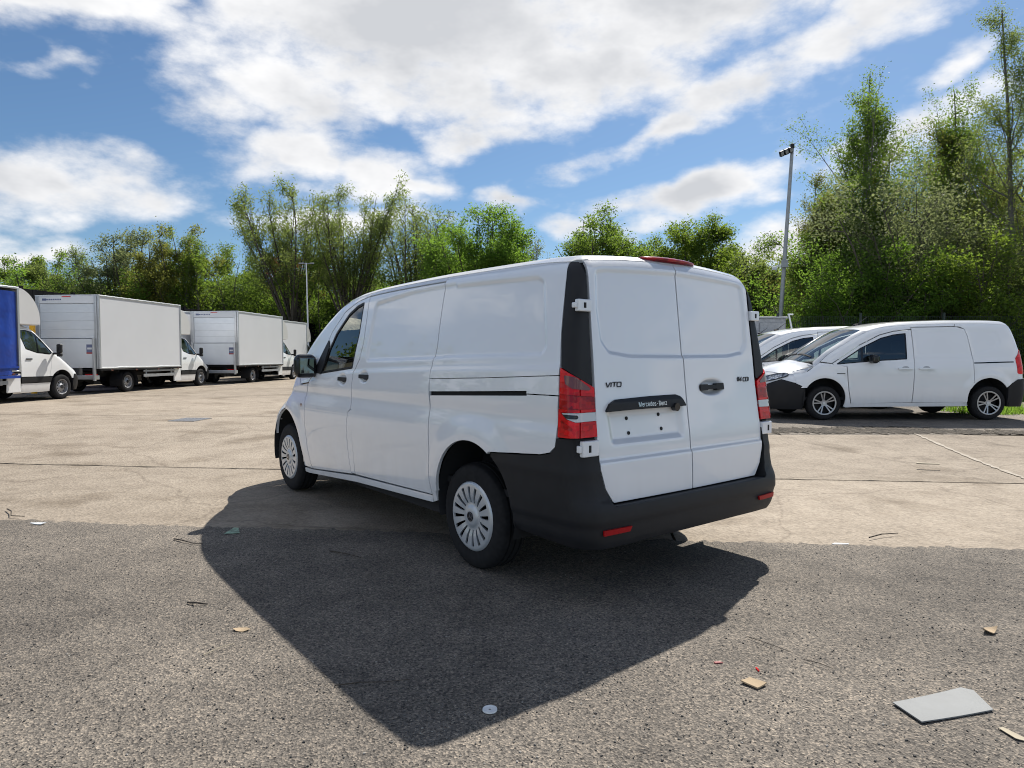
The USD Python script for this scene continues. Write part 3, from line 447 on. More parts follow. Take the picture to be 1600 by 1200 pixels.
    fa = math.pi / 2; nose = rn(-fa - 1.05, -fa + 1.05 - 2 * 0, .30, .72); a0, a1 = -fa - 1.0, -fa + 1.0
    put('front_bumper', T, *panel(F_fb, 'R', rn(-2.72, -.42, .24, .69), res=.04, gap=0, depth=.02, x0=3.2, off=.006), BLACKP)
    put('front_panel', T, *panel(F_van, 'R', rn(-2.65, -.49, .69, .93), res=.04, gap=.004, depth=.02, x0=3.0), WHITE)
    put('grille', T, *panel(F_van, 'XF', round_poly(Polygon([(-.5, .72), (.5, .72), (.55, .86), (-.55, .86)]), .03), res=.04, gap=0, depth=.02, off=.012), GLOSSB)
    for s in (1, -1):
        hl = [(-1.05 if s > 0 else -2.09, 0)]; c = -1.0 if s > 0 else -2.14; put('headlight', T, *panel(F_van, 'R', round_poly(Polygon([(c - .22, .72), (c + .22, .75), (c + .25, .90), (c - .1, .90)] if s > 0 else [(c + .22, .72), (c - .22, .75), (c - .25, .90), (c + .1, .90)]), .03), res=.03, gap=0, depth=.02, off=.008, x0=3.0), HEADL)
    # rear doors
    outer = [(.742, 1.868), (.752, 1.80), (.757, 1.54), (.765, 1.2), (.782, .86), (.775, .74), (.74, .63), (.69, .56), (.675, .548)]
    yt = np.linspace(.742, .0, 16); dl = Polygon([(0, .546)] + [(y, 1.905 - .035 * (y / .74) ** 2) for y in yt[::-1]] + outer[1:])
    recL = round_poly(Polygon([(-.2, 1.865), (.60, 1.838), (.70, 1.825), (.715, 1.60), (.70, 1.42), (.64, 1.352), (.47, 1.33), (-.2, 1.325)]), .045); plate = round_poly(Polygon([(.70, 1.06), (.05, 1.06), (.045, .855), (.68, .855)]), .035)
    def rear(p, left):
        y, z = p[:, 1] * (1 if left else -1), p[:, 2]; pts = shapely.points(y, z); q = recL; d = np.where(shapely.contains(q, pts), shapely.distance(q.exterior, pts), 0.); o = -.012 * sstep(d, 0, .028)
        o += .012 * sstep(z, .795, .765) - .012 * sstep(z, .60, .56) * 0
        if left: d = np.where(shapely.contains(plate, pts), shapely.distance(plate.exterior, pts), 0.); o -= .016 * sstep(d, 0, .045)
        else: o -= .028 * sstep(np.hypot((y - .262) / .135, (z - 1.150) / .052), 1.0, .55)
        return o
    gl = panel(F_van, 'X', dl, res=.012, gap=.010, depth=.03, disp=lambda p: rear(p, True)); gr = panel(F_van, 'X', dl, res=.012, gap=.010, depth=.03, disp=lambda p: rear(p * np.array([1, -1, 1]), False))
    D1 = put('rear_door', T, *gl, WHITE, 'left rear door with number plate recess and black trim bar'); D2 = put('rear_door', T, *mirrored(gr), WHITE, 'right rear door with black handle')
    put('door_seal', T, *panel(F_van, 'X', sbox(-.76, .56, .76, 1.87), res=.05, gap=0, depth=0, off=-.03), DARK)
    flip = lambda m: trimesh.Trimesh(m.vertices * np.array([-1, 1, 1]), m.faces[:, ::-1], process=False)   # text reads from behind: -u
    def put_text(name, parent, text, h, w, y, z, mat, off, bold=True, shear=.22):
        m = lettering(text, h, w, .004, bold, shear); v = m.vertices.copy(); v[:, 0] = y - v[:, 0]; v[:, 1] += z; m = trimesh.Trimesh(v, m.faces[:, ::-1], process=False); return obj(name, on_face(F_van, 'X', m, off), mat, parent)
    def strokes(word, h, w, sw, gap=.18, sl=.24):
        O = [(.12, 0), (0, .22), (0, .78), (.12, 1), (.88, 1), (1, .78), (1, .22), (.88, 0), (.12, 0)]
        G = dict(V=[[(0, 1), (.42, 0), (.56, 0), (1, 1)]], I=[[(.1, 0), (.1, 1)]], T=[[(0, 1), (1, 1)], [(.5, 0), (.5, 1)]], O=[O], C=[[(1, 1), (.12, 1), (0, .8), (0, .2), (.12, 0), (1, 0)]], D=[[(0, 0), (0, 1), (.8, 1), (1, .78), (1, .22), (.8, 0), (0, 0)]]); G['1'] = [[(0, .72), (.3, 1), (.3, 0)]]; G['4'] = [[(.78, 0), (.78, 1), (0, .3), (1, .3)]]
        wd = {'I': .2, '1': .36, ' ': .4}; x = 0; P = []
        for c in word:
            k = wd.get(c, 1.); q = 1. if c in 'I1' else k
            for l in G.get(c, []): P.append(LineString([(x + px_ * (1. if c in 'I1' else k), py) for px_, py in l]))
            x += k + gap
        P = [affinity.affine_transform(l, [w / (x - gap), 0, 0, h, 0, 0]).buffer(sw / 2, cap_style=2, join_style=2) for l in P]; return affinity.affine_transform(shapely.union_all(P), [1, sl, 0, 1, 0, 0])
    for D_, word, h_, w_, y_, z_ in ((D1, 'VITO', .024, .118, .683, 1.176), (D2, '114 CDI', .024, .138, -.545, 1.178)):
        m = extr(strokes(word, h_, w_, .0052), .004); v = m.vertices.copy(); v[:, 0] = y_ - v[:, 0]; v[:, 1] += z_; obj('lettering', on_face(F_van, 'X', trimesh.Trimesh(v, m.faces[:, ::-1], process=False), .001), INKG, D_)
    bar = round_poly(Polygon([(.705, 1.040), (.67, 1.085), (.62, 1.106), (.35, 1.115), (.115, 1.117), (.075, 1.105), (.03, 1.045), (.12, 1.048), (.21, 1.046), (.22, 1.026), (.26, 1.022), (.285, 1.034), (.30, 1.045), (.5, 1.044)]), .006)
    bar = round_poly(Polygon([(.705, 1.040), (.67, 1.085), (.62, 1.106), (.35, 1.115), (.115, 1.117), (.075, 1.105), (.03, 1.045), (.5, 1.044)]), .006)
    B1 = put('trim_bar', D1, *panel(F_van, 'X', bar, res=.012, gap=0, depth=.05, off=.022, disp=lambda p: -.012 * sstep(p[:, 2], 1.085, 1.115)), BLACKP)
    put_text('lettering', D1, 'Mercedes-Benz', .026, .24, .455, 1.058, CHROME, .020, False, 0.)
    cm = trimesh.creation.cylinder(.024, .03, sections=20); rot(cm, math.pi / 2, (0, 1, 0)); cm.apply_translation((-.955, .135, 1.045)); obj('reversing_camera', cm, GLOSSB, D1)
    for y, z in ((.525, 1.0), (.255, 1.008), (.518, .918), (.24, .925)):
        c = trimesh.creation.cylinder(.0105, .012, sections=14); c.vertices = c.vertices[:, [0, 1, 2]] + np.array([y, z, 0]); c = trimesh.Trimesh(c.vertices, c.faces, process=False); obj('plate_fixing', on_face(F_van, 'X', c, -.018), DARK, D1)
    hb = shapely.union_all([sbox(-.385, 1.138, -.14, 1.162), sbox(-.385, 1.130, -.31, 1.172), sbox(-.215, 1.130, -.14, 1.168)]); put('door_handle', D2, *panel(F_van, 'X', round_poly(hb, .005), res=.012, gap=0, depth=.03, off=.008), BLACKP)
    # rear corners: black strip, lamps, hinges
    cu = lambda x, y: (x + y) * S2
    side_e = [(-.745, .79, 1.862), (-.757, .825, 1.82), (-.772, .858, 1.64), (-.787, .890, 1.47), (-.812, .915, 1.285)]; rear_e = [(-.905, .772, 1.18), (-.89, .770, 1.33), (-.872, .768, 1.54), (-.845, .762, 1.78), (-.80, .77, 1.858)]
    strip = round_poly(Polygon([(cu(x, y), z) for x, y, z in side_e + rear_e]), .012)
    hands('corner_trim', T, panel(F_van, 'C', strip, res=.015, gap=.004, depth=.02, off=.001), BLACKP)
    lamp = [(-.816, .917, 1.283), (-.824, .935, 1.10), (-.826, .945, .915), (-.945, .784, .915), (-.925, .778, 1.06), (-.907, .772, 1.176)]; L2 = [(cu(x, y), z) for x, y, z in lamp]; lampP = Polygon(L2)
    ul = lambda z: np.interp(z, [.915, 1.10, 1.283], [L2[2][0], L2[1][0], L2[0][0]]); ur = lambda z: np.interp(z, [.915, 1.06, 1.176], [L2[3][0], L2[4][0], L2[5][0]])
    clear = Polygon([(ul(1.045) - .016, 1.046), (ur(1.045), 1.046), (ur(1.0), .999), (ul(1.0) - .085, .997), (ul(1.015) - .045, 1.013)])
    upper = Polygon([(ul(1.27) - .02, 1.245), (ul(1.27) - .075, 1.232), (ul(1.2) - .145, 1.175), (ul(1.2) - .15, 1.158), (ul(1.2) - .06, 1.172), (ul(1.2) - .03, 1.195)]); dark = Polygon([(ul(1.15), 1.145), (ur(1.12), 1.125), (ur(1.06), 1.062), (ul(1.06), 1.066)])
    lowd = Polygon([(ul(.97) - .02, 1.01), (ul(.97) - .075, .965), (ul(.97) - .07, .95), (ul(.97) - .015, .97)])
    C = lambda P, off, mat, res=.012: hands('lamp_lens', T, panel(F_van, 'C', P, res=res, gap=.002, depth=.03, off=off), mat)
    split = LineString([(ul(.91) * .45 + ur(.91) * .55, .90), (ul(1.3) * .45 + ur(1.2) * .55, 1.3)]).buffer(.0022); ins = clear.intersection(LineString([(ul(1.02) - .03, 1.028), (ul(1.02) - .085, 1.024)]).buffer(.011)); base = lampP.difference(clear).difference(dark).difference(split); C(base, .010, REDL); C(lampP, .004, REDD); C(ins, .0125, GLOSSB); C(dark.intersection(lampP), .0075, REDD); C(clear.intersection(lampP), .009, CLEAR); C(round_poly(upper, .008), .0125, SMOKE); C(round_poly(lowd, .004), .0125, REDD)
    hands('corner_backing', T, panel(F_van, 'C', Polygon([(-.14, .5), (.18, .5), (.13, 1.9), (-.10, 1.9)]), res=.04, gap=0, depth=0, off=-.02), DARK)
    for zc_, h_, y0, y1, xc in ((1.615, .066, .757, .856, -.866), (.858, .086, .78, .896, -.948)):
        m = rbox(.034, y1 - y0, h_, .008); m.apply_translation((xc, (y0 + y1) / 2, zc_)); t_ = rbox(.028, .022, h_ * .45, .006); t_.apply_translation((xc + .008, y1 + .006, zc_)); sl = bx(xc - .0185, xc - .012, y1 - .055, y1 - .038, zc_ - h_ * .22, zc_ + h_ * .22)
        for s in (1, -1):
            f = lambda q: trimesh.Trimesh(q.vertices * np.array([1, s, 1]), q.faces if s > 0 else q.faces[:, ::-1], process=False)
            k = obj('hinge', f(cat([m, t_])), WHITE, T, smooth=40); obj('hinge_slot', f(sl), DARK, k)
    # bumper with its step, reflectors
    top = [(1.42, .775), (1.30, .782), (.95, .812), (.80, .835), (.745, .87), (.72, .905), (.66, .912)]
    def ua(x, y): return math.atan2(-x + x_b, y)
    x_b = -.2
    pts = [(ua(x, .96), z) for x, z in ((-.262, .772), (-.50, .788), (-.70, .806), (-.775, .823), (-.812, .858), (-.822, .908))] + [(ua(-.94, .79), .908), (ua(-.96, .782), .86), (ua(-.965, .775), .74), (ua(-.97, .74), .63), (ua(-.98, .69), .556), (ua(-.98, .66), .543)]
    full = pts + [(math.pi - u, z) for u, z in pts[::-1]]; lowz = [(math.pi - u, z) for u, z in ((ua(-.262, .9), .36), (ua(-.8, .85), .315), (ua(-1., .4), .325))]; low = lowz + [(u, z) for u, z in ((ua(-1., .4), .325), (ua(-.8, .85), .315), (ua(-.262, .9), .36))]
    bp = Polygon(full + low)
    ac = Polygon([(ua(-.04 + .40 * math.cos(t), .96), .42 + .40 * math.sin(t)) for t in np.linspace(.6, 2 * math.pi + .6, 60)]); bp = bp.difference(ac).difference(affinity.scale(ac, -1, 1, origin=(math.pi / 2, .5)))
    put('rear_bumper', T, *panel(F_bump, 'R', bp, res=.02, gap=0, depth=.10, x0=x_b, disp=lambda p: -.010 * sstep(p[:, 2], .475, .44) + .004 * np.exp(-((p[:, 2] - .73) / .03) ** 2)), BLACKP)
    yl = np.linspace(-.70, .70, 29); o, d, q0, q1 = frame('X', np.stack([yl, yl * 0 + .541], 1)); xo = cast(F_bump, o, d, q0, q1)[:, 0] + .004
    sv = np.vstack([np.c_[xo, yl, yl * 0 + .541], np.c_[xo + .012, yl, yl * 0 + .546], np.c_[yl * 0 - .90, yl, yl * 0 + .540]]); k = np.arange(28)
    put('bumper_step', T, sv, np.vstack([np.stack([k + c, k + 1 + c, k + 30 + c - 0, k + 29 + c], 1) for c in (0, 29)]), None, BLACKP)
    rfl = Polygon([(ua(-1.02, .80), .432), (ua(-1.03, .60), .432), (ua(-1.03, .615), .405), (ua(-1.02, .80), .403)]); hands('rear_reflector', T, panel(F_bump, 'R', rfl, res=.02, gap=0, depth=.012, off=.003, x0=x_b), REFLR)
    # high brake light on the roof's rear edge
    t = np.linspace(-1, 1, 30); m = trimesh.creation.icosphere(subdivisions=3); m.vertices *= np.array([.06, .262, .020]); m.apply_translation((-.765, -.01, 1.928)); obj('brake_light', m, REDD, T, smooth=True)
    an = trimesh.creation.cone(.016, .05, sections=12); an.apply_translation((.35, .1, 1.955)); obj('roof_antenna', an, BLACKP, T)
    # mirrors
    for s in (1, -1):
        h = rbox(.13, .20, .215, .06); h.vertices[:, 0] += .10 * (np.abs(h.vertices[:, 1]) / .10) ** 2 * -.12; rot(h, -.12, (0, 0, 1)); h.apply_translation((2.50, 1.03, 1.255)); arm = cat([bx(2.46, 2.52, .90, 1.0, 1.155, 1.20, .015)]); g = rbox(.012, .13, .14, .005); rot(g, -.12, (0, 0, 1)); g.apply_translation((2.434, 1.035, 1.258))
        f = lambda q: trimesh.Trimesh(q.vertices * np.array([1, s, 1]), q.faces if s > 0 else q.faces[:, ::-1], process=False); k = obj('wing_mirror', f(cat([h, arm])), GLOSSB, T, smooth=40); obj('mirror_glass', f(g), MIRROR, k)
        tri = panel(F_van, 'Y', round_poly(Polygon([(2.50, 1.195), (2.40, 1.335), (2.27, 1.49), (2.225, 1.44), (2.30, 1.25), (2.34, 1.185)]), .01), res=.02, gap=0, depth=.02, off=.006); put('mirror_base', T, *(tri if s > 0 else mirrored(tri)), BLACKP)
    # inside and below
    obj('underbody', cat([bx(-.70, 3.5, -.62, .62, .30, .46), bx(.42, 2.75, -.90, .90, .275, .36), bx(-.88, -.50, -.80, .80, .40, .50)]), DARK, T)
    obj('cargo_floor', bx(-.88, 3.0, -.88, .88, .50, .54), DARK, T); obj('bulkhead', bx(1.28, 1.32, -.80, .80, .54, 1.72), SEAT, T)
    for y in (.50, -.45):
        c = cat([bx(1.42, 1.58, y - .25, y + .25, .75, 1.42, .05), bx(1.45, 1.56, y - .13, y + .13, 1.44, 1.64, .045), bx(1.42, 1.98, y - .25, y + .25, .60, .80, .06)]); obj('seat', c, SEAT, T, smooth=40)
    obj('dashboard', cat([bx(2.45, 2.98, -.82, .82, .62, 1.10, .08)]), SEAT, T, smooth=40)
    sw = trimesh.creation.torus(.19, .016, major_sections=32, minor_sections=10); rot(sw, 1.05, (0, 1, 0)); sw.apply_translation((2.35, -.42, 1.10)); obj('steering_wheel', sw, GLOSSB, T, smooth=True)
    for x in (-.04, 3.18):
        for s in (1, -1): m = liner(x, .42, .415, .62, .945); m.vertices[:, 1] *= s; obj('arch_liner', m, DARK, T)
    for x, sp in ((0., .12), (3.2, .2)):
        for s in (1, -1): wheel(T, 'cover', x, s * .832, spin=sp)
    ax = trimesh.creation.cylinder(.05, 1.5, sections=12); rot(ax, math.pi / 2, (1, 0, 0)); ax.apply_translation((0, 0, .33)); obj('axle', ax, DARK, T)
build_van()

# ------------------------------------------------------------------ small white vans (three alike, nose to the left)
_cW = PC([.2, .3, .45, .7, .95, 1.08, 1.3, 1.5, 1.7, 1.9], [.86, .885, .905, .918, .912, .895, .862, .825, .782, .74])
_cH = PC([-.75, -.6, -.45, -.2, .2, .6, 1.2, 1.6, 2.0, 2.26, 2.41, 2.9, 3.4, 3.6, 3.8, 4.0, 4.15, 4.3], [1.70, 1.80, 1.855, 1.885, 1.895, 1.895, 1.88, 1.86, 1.815, 1.75, 1.68, 1.40, 1.10, 1.045, .985, .90, .80, .6])
_cR = PC([.2, .5, .9, 1.2, 1.5, 1.75, 1.9], [-.66, -.70, -.68, -.64, -.56, -.47, -.38])
_cX = PC([.15, .3, .5, .7, .85, 1.0], [4.12, 4.19, 4.21, 4.20, 4.15, 4.0])
def F_small(p):
    x, y, z = p[..., 0], np.abs(p[..., 1]), p[..., 2]
    w = _cW(np.clip(z, .2, 1.9)) - .03 * np.clip((.2 - x) / .9, 0, 1.2) ** 2 - .04 * np.clip((x - 2.6) / 1., 0, 2) ** 2
    xs = x - .10 * (1 - (y / .8) ** 2) * np.clip((x - 2.0) / .5, 0, 1); h = _cH(np.clip(xs, -.75, 4.3)); dh = (_cH(np.clip(xs + .01, -.75, 4.3)) - h) / .01; k = sstep(x, 3.0, 3.6)
    b = (z - (h - (.04 + .10 * k) * (y / .75) ** 2)) / np.sqrt(1 + dh * dh); r = _cR(np.clip(z, .2, 1.9)) + .05 * (y / .8) ** 3; xf = _cX(np.clip(z, .15, 1.)) - .40 * (y / .9) ** 2.6
    f = rmax(y - w, b, .12 + .03 * k); f = rmax(f, r - x, .10); return rmax(f, x - xf, .14)
def build_small(label, loc):
    T = thing('small_white_van', label, 'van', loc, math.pi, 'small white vans parked on the right')
    A, B2 = Point(.06, .40).buffer(.385, quad_segs=20), Point(3.12, .40).buffer(.385, quad_segs=20)
    ysm = lambda x: .74 + .10 * np.clip((np.asarray(x, float) - 2.) / 1.2, 0, 1)
    def zt_(x): x = np.atleast_1d(np.asarray(x, float)); o, d, a, b = frame('Z', np.stack([x, ysm(x)], 1)); return cast(F_small, o, d, a, b)[:, 2]
    xg = np.linspace(-.44, 3.5, 70); zg = zt_(xg); zt = lambda x: float(np.interp(x, xg, zg))
    rec = [round_poly(Polygon([(1.43, 1.19), (1.43, 1.675), (.5, 1.69), (.40, 1.4), (.36, 1.19)]), .04), round_poly(Polygon([(.36, 1.19), (.44, 1.66), (.38, 1.69), (-.14, 1.685), (-.20, 1.45), (.0, 1.30)]), .05)]
    def side(p):
        x, z = p[:, 0], p[:, 2]; pts = shapely.points(x, z); o = np.zeros(len(x))
        for q in rec: o = np.minimum(o, -.006 * sstep(np.where(shapely.contains(q, pts), shapely.distance(q.exterior, pts), 0.), 0, .03))
        zc = 1.10 - .03 * (x - 1.5); o += .006 * sstep(z, zc + .02, zc - .02) - .005 * np.exp(-((z - .72) / .10) ** 2)
        for cx in (.06, 3.12): o += .012 * sstep(np.hypot(x - cx, z - .4), .56, .42)
        return o
    win = round_poly(Polygon([(2.93, 1.035), (2.45, 1.345), (2.05, 1.535), (1.80, 1.60), (1.575, 1.625), (1.585, 1.135), (2.2, 1.10)]), .012)
    door = Polygon([(2.62, .31), (2.67, .55), (2.71, 1.0), (2.93, 1.03), (2.98, 1.055), (2.48, 1.385), (2.07, 1.585), (1.80, 1.655), (1.47, 1.69), (1.455, 1.05), (1.49, .33)])
    slide = Polygon([(1.48, .33), (1.45, 1.05), (1.46, 1.73), (.62, 1.745), (.47, 1.70), (.43, 1.58), (.36, 1.10), (.345, .70), (.37, .63), (.45, .42), (.46, .33)]).difference(A.buffer(.01))
    quarter = Polygon([(.63, 1.75), (.63, zt(.63))] + [(x, zt(x)) for x in np.linspace(.5, -.44, 14)] + [(-.49, 1.5), (-.53, 1.3), (-.50, 1.24), (-.49, .80), (-.46, .76), (-.29, .625), (.06, .40), (.46, .62), (.34, .70), (.355, 1.10), (.425, 1.58), (.465, 1.70), (.55, 1.745)]).difference(A)
    wing = Polygon([(2.62, .24), (2.63, .31), (2.68, .55), (2.72, 1.0), (2.99, 1.05)] + [(x, zt(x)) for x in np.linspace(3.2, 3.5, 6)] + [(3.62, .94), (3.67, .84), (3.62, .60), (3.45, .60), (3.12, .40), (2.72, .24)]).difference(B2)
    rail = Polygon([(.64, 1.755), (.64, zt(.64))] + [(x, zt(x)) for x in np.linspace(.7, 3.18, 40)] + [(2.99, 1.06), (2.48, 1.395), (2.07, 1.595), (1.80, 1.665), (1.47, 1.70), (1.465, 1.74)])
    Y = lambda P, **k: panel(F_small, 'Y', P, **{**dict(res=.03, gap=.005, depth=.02, disp=side), **k})
    railP = sbox(-.40, 1.062, .345, 1.085); dd = hands('front_door', T, Y(door.difference(win)), WHITE2); hands('sliding_door', T, Y(slide), WHITE2); hands('rear_quarter', T, Y(quarter), WHITE2); hands('front_wing', T, Y(wing), WHITE2); hands('roof_rail_panel', T, Y(rail), WHITE2)
    hands('slide_rail', T, Y(affinity.rotate(railP, -1.5), gap=0, off=.003, depth=.004), GLOSSB); hands('sill', T, panel(F_small, 'Y', Polygon([(2.72, .24), (2.72, .315), (.46, .335), (.42, .26)]), res=.05, gap=.004, off=.004), WHITE2)
    fr = panel(F_small, 'Y', win.difference(win.buffer(-.022)), res=.03, gap=0, depth=.01, off=0); gl = panel(F_small, 'Y', win.buffer(-.02), res=.08, gap=0, depth=0, off=-.006); bar = panel(F_small, 'Y', Polygon([(2.44, 1.10), (2.44, 1.36), (2.40, 1.38), (2.40, 1.10)]), res=.03, gap=0, depth=.01, off=-.002)
    for d, fn in zip(dd, (lambda q: q, mirrored)): put('window_frame', d, *fn(fr), GLOSSB); put('window_bar', d, *fn(bar), GLOSSB); put('window', d, *fn(gl), PANE)
    for x in (1.625, 1.235):
        hands('door_handle', T, panel(F_small, 'Y', round_poly(sbox(x - .14, .945, x + .14, .975), .01), res=.03, gap=0, depth=.03, off=.034), WHITE2); hands('handle_cup', T, panel(F_small, 'Y', affinity.scale(Point(x, .975).buffer(.05), 1.3,   .6), res=.03, gap=0, depth=.004, off=.0085), GALV)
    hands('side_badge', T, panel(F_small, 'Y', sbox(2.75, .865, 2.90, .878), res=.03, gap=0, depth=.004, off=.012), INKG)
    hands('bonnet_side_seam', T, panel(F_small, 'Y', Polygon([(3.36, 1.035), (3.30, 1.0), (3.42, .965), (3.66, .90), (3.66, .905), (3.42, .975), (3.32, 1.005), (3.37, 1.03)]), res=.03, gap=0, depth=.003, off=.009), GALV)
    rf = Polygon([(-.42, .70), (-.40, .74)] + [(x, float(ysm(x))) for x in np.linspace(-.3, 2.3, 24)] + [(2.36, .68), (2.42, 0), (2.36, -.68)] + [(x, -float(ysm(x))) for x in np.linspace(2.3, -.3, 24)] + [(-.40, -.74), (-.42, -.70)])
    put('roof', T, *panel(F_small, 'Z', rf, res=.06, gap=0, off=.002), WHITE2)
    for s in (1, -1): put('windscreen_pillar', T, *panel(F_small, 'Z', Polygon([(2.28, s * float(ysm(2.28))), (2.36, s * .68), (3.28, s * .74), (3.32, s * .84), (2.9, s * float(ysm(2.9)))]), res=.04, gap=0, off=.002), WHITE2)
    ws = affinity.affine_transform(Polygon([(-.69, 2.34), (0, 2.43), (.69, 2.34), (.75, 3.28), (.4, 3.40), (0, 3.45), (-.4, 3.40), (-.75, 3.28)]), [0, 1, 1, 0, 0, 0])
    put('windscreen', T, *panel(F_small, 'Z', ws, res=.08, gap=.004, depth=.01), PANE)
    bon = Polygon([(3.30, .83), (3.42, .4), (3.46, 0), (3.42, -.4), (3.30, -.83), (3.6, -.82), (3.85, -.68), (4.02, -.3), (4.05, 0), (4.02, .3), (3.85, .68), (3.6, .82)]); put('bonnet', T, *panel(F_small, 'Z', bon, res=.06, gap=0, off=.003), WHITE2)
    for s in (1, -1): put('wiper', T, *panel(F_small, 'Z', Polygon([(3.27, s * .05), (3.24, s * .55), (3.22, s * .56), (3.24, s * .05)]), res=.05, gap=0, depth=.01, off=.012), BLACKP)
    rn = lambda a0, a1, z0, z1, n=24: Polygon([(u, z0) for u in np.linspace(a0, a1, n)] + [(u, z1) for u in np.linspace(a1, a0, n)])
    fb = Polygon([(u, .20) for u in np.linspace(-2.78, -.36, 24)] + [(-.30, .40), (-.31, .615), (-.50, .70), (-.72, .76), (-1.0, .66), (-1.57, .62), (-2.14, .66), (-2.42, .76), (-2.64, .70), (-2.83, .615), (-2.84, .40)])
    put('front_bumper', T, *panel(F_small, 'R', fb, res=.05, gap=0, depth=.05, off=.012, x0=3.2), BLACKP)
    put('front_panel', T, *panel(F_small, 'R', Polygon([(-2.60, .60), (-.54, .60), (-.46, .72), (-.35, .80), (-.26, .87), (-.26, 1.03), (-2.88, 1.03), (-2.88, .87), (-2.79, .80), (-2.68, .72)]), res=.05, gap=0, off=-.003, x0=3.2), WHITE2)
    put('grille', T, *panel(F_small, 'XF', round_poly(Polygon([(-.45, .60), (.45, .60), (.52, .76), (-.52, .76)]), .03), res=.05, gap=0, off=.014), GLOSSB)
    h0 = round_poly(Polygon([(-.60, .835), (-.70, .80), (-.88, .745), (-1.12, .70), (-1.18, .74), (-1.05, .80), (-.85, .845), (-.66, .86)]), .012); hb = h0.buffer(.012)
    for s in (1, -1):
        f = (lambda q: q) if s > 0 else (lambda q: affinity.scale(q, -1, 1, origin=(-math.pi / 2, .78))); put('headlight', T, *panel(F_small, 'R', f(h0), res=.03, gap=0, depth=.01, off=.014, x0=3.2), HEADL); put('headlight_trim', T, *panel(F_small, 'R', f(hb.difference(h0)), res=.03, gap=0, depth=.01, off=.016, x0=3.2), GLOSSB)
    # back: doors, lamps, bumper
    put('rear_doors_panel', T, *panel(F_small, 'X', Polygon([(-.70, .42), (.70, .42), (.74, 1.0), (.72, 1.3), (.68, 1.79), (.4, 1.85), (-.4, 1.85), (-.68, 1.79), (-.72, 1.3), (-.74, 1.0)]), res=.05, gap=0, off=.001), WHITE2)
    hands('corner_panel', T, panel(F_small, 'R', Polygon([(.62, .7), (1.05, .7), (1.05, 1.78), (.62, 1.78)]), res=.05, gap=0, off=-.002, x0=.3), WHITE2)
    hands('rear_lamp', T, panel(F_small, 'R', round_poly(Polygon([(.705, .86), (.93, .86), (.95, 1.30), (.80, 1.31), (.70, 1.15)]), .03), res=.04, gap=0, depth=.03, off=.010, x0=.3), REDL)
    rb = Polygon([(math.atan2(.3 + .29, .9), .62), (math.atan2(.3 + .46, .88), .76), (.92, .78), (1.1, .42), (math.pi - 1.1, .42), (math.pi - .92, .78), (math.pi - math.atan2(.76, .88), .76), (math.pi - math.atan2(.59, .9), .62), (math.pi - math.atan2(.62, .9), .25), (math.atan2(.62, .9), .25)])
    put('rear_bumper', T, *panel(F_small, 'R', rb, res=.05, gap=0, depth=.05, off=.014, x0=.3), BLACKP)
    obj('underbody', cat([bx(-.60, 4.0, -.55, .55, .24, .42), bx(.45, 2.72, -.84, .84, .25, .34)]), DARK, T); obj('bulkhead', bx(1.30, 1.34, -.74, .74, .4, 1.62), DARK, T); obj('cabin_floor', bx(1.3, 3.5, -.84, .84, .38, .42), DARK, T)
    for y in (.42, -.42): obj('seat', cat([bx(1.45, 1.66, y - .24, y + .24, .55, 1.25, .06), bx(1.48, 1.58, y - .13, y + .13, 1.28, 1.48, .05), bx(1.45, 2.0, y - .24, y + .24, .45, .65, .06)]), SEAT, T, smooth=40)
    obj('dashboard', bx(2.60, 3.30, -.76, .76, .86, 1.03, .06), GALV, T, smooth=40); sw = trimesh.creation.torus(.18, .016, major_sections=24, minor_sections=8); rot(sw, 1.1, (0, 1, 0)); sw.apply_translation((2.42, -.40, 1.04)); obj('steering_wheel', sw, GLOSSB, T, smooth=True)
    for s in (1, -1):
        m = rbox(.12, .20, .16, .05); m.apply_translation((2.26, s * .99, 1.14)); a = bx(2.22, 2.28, min(s * .86, s * .95), max(s * .86, s * .95), 1.07, 1.11, .01); k = obj('wing_mirror', cat([m, a]), GLOSSB, T, smooth=40); g = rbox(.01, .16, .12, .004); g.apply_translation((2.20, s * .99, 1.14)); obj('mirror_glass', g, MIRROR, k)
        for x in (.06, 3.12): m = liner(x, .40, .40, .55, .90); m.vertices[:, 1] *= s; obj('arch_liner', m, DARK, T)
    t = tube([(2.12, 0, 1.82), (2.05, 0, 1.845), (1.88, 0, 1.97)], [.012, .008, .004]); obj('aerial', cat([t, bx(2.04, 2.15, -.025, .025, 1.78, 1.83, .01)]), BLACKP, T)
    for x, sp in ((.05, .35), (3.12, .15)):
        for s in (1, -1): wheel(T, 'alloy', x, s * .81, spin=sp)
    return T
SV = build_small('nearest small white van parked side on at the right, nearest the concrete', (8.95, 13.42, .14))
copy_of(SV, 'small_white_van', 'middle small white van behind the nearest one, its roof and window showing', (8.35, 15.95, .14), math.pi)
copy_of(SV, 'small_white_van', 'furthest small white van, mostly hidden, beside the grey cabinet', (8.9, 18.5, .14), math.pi)

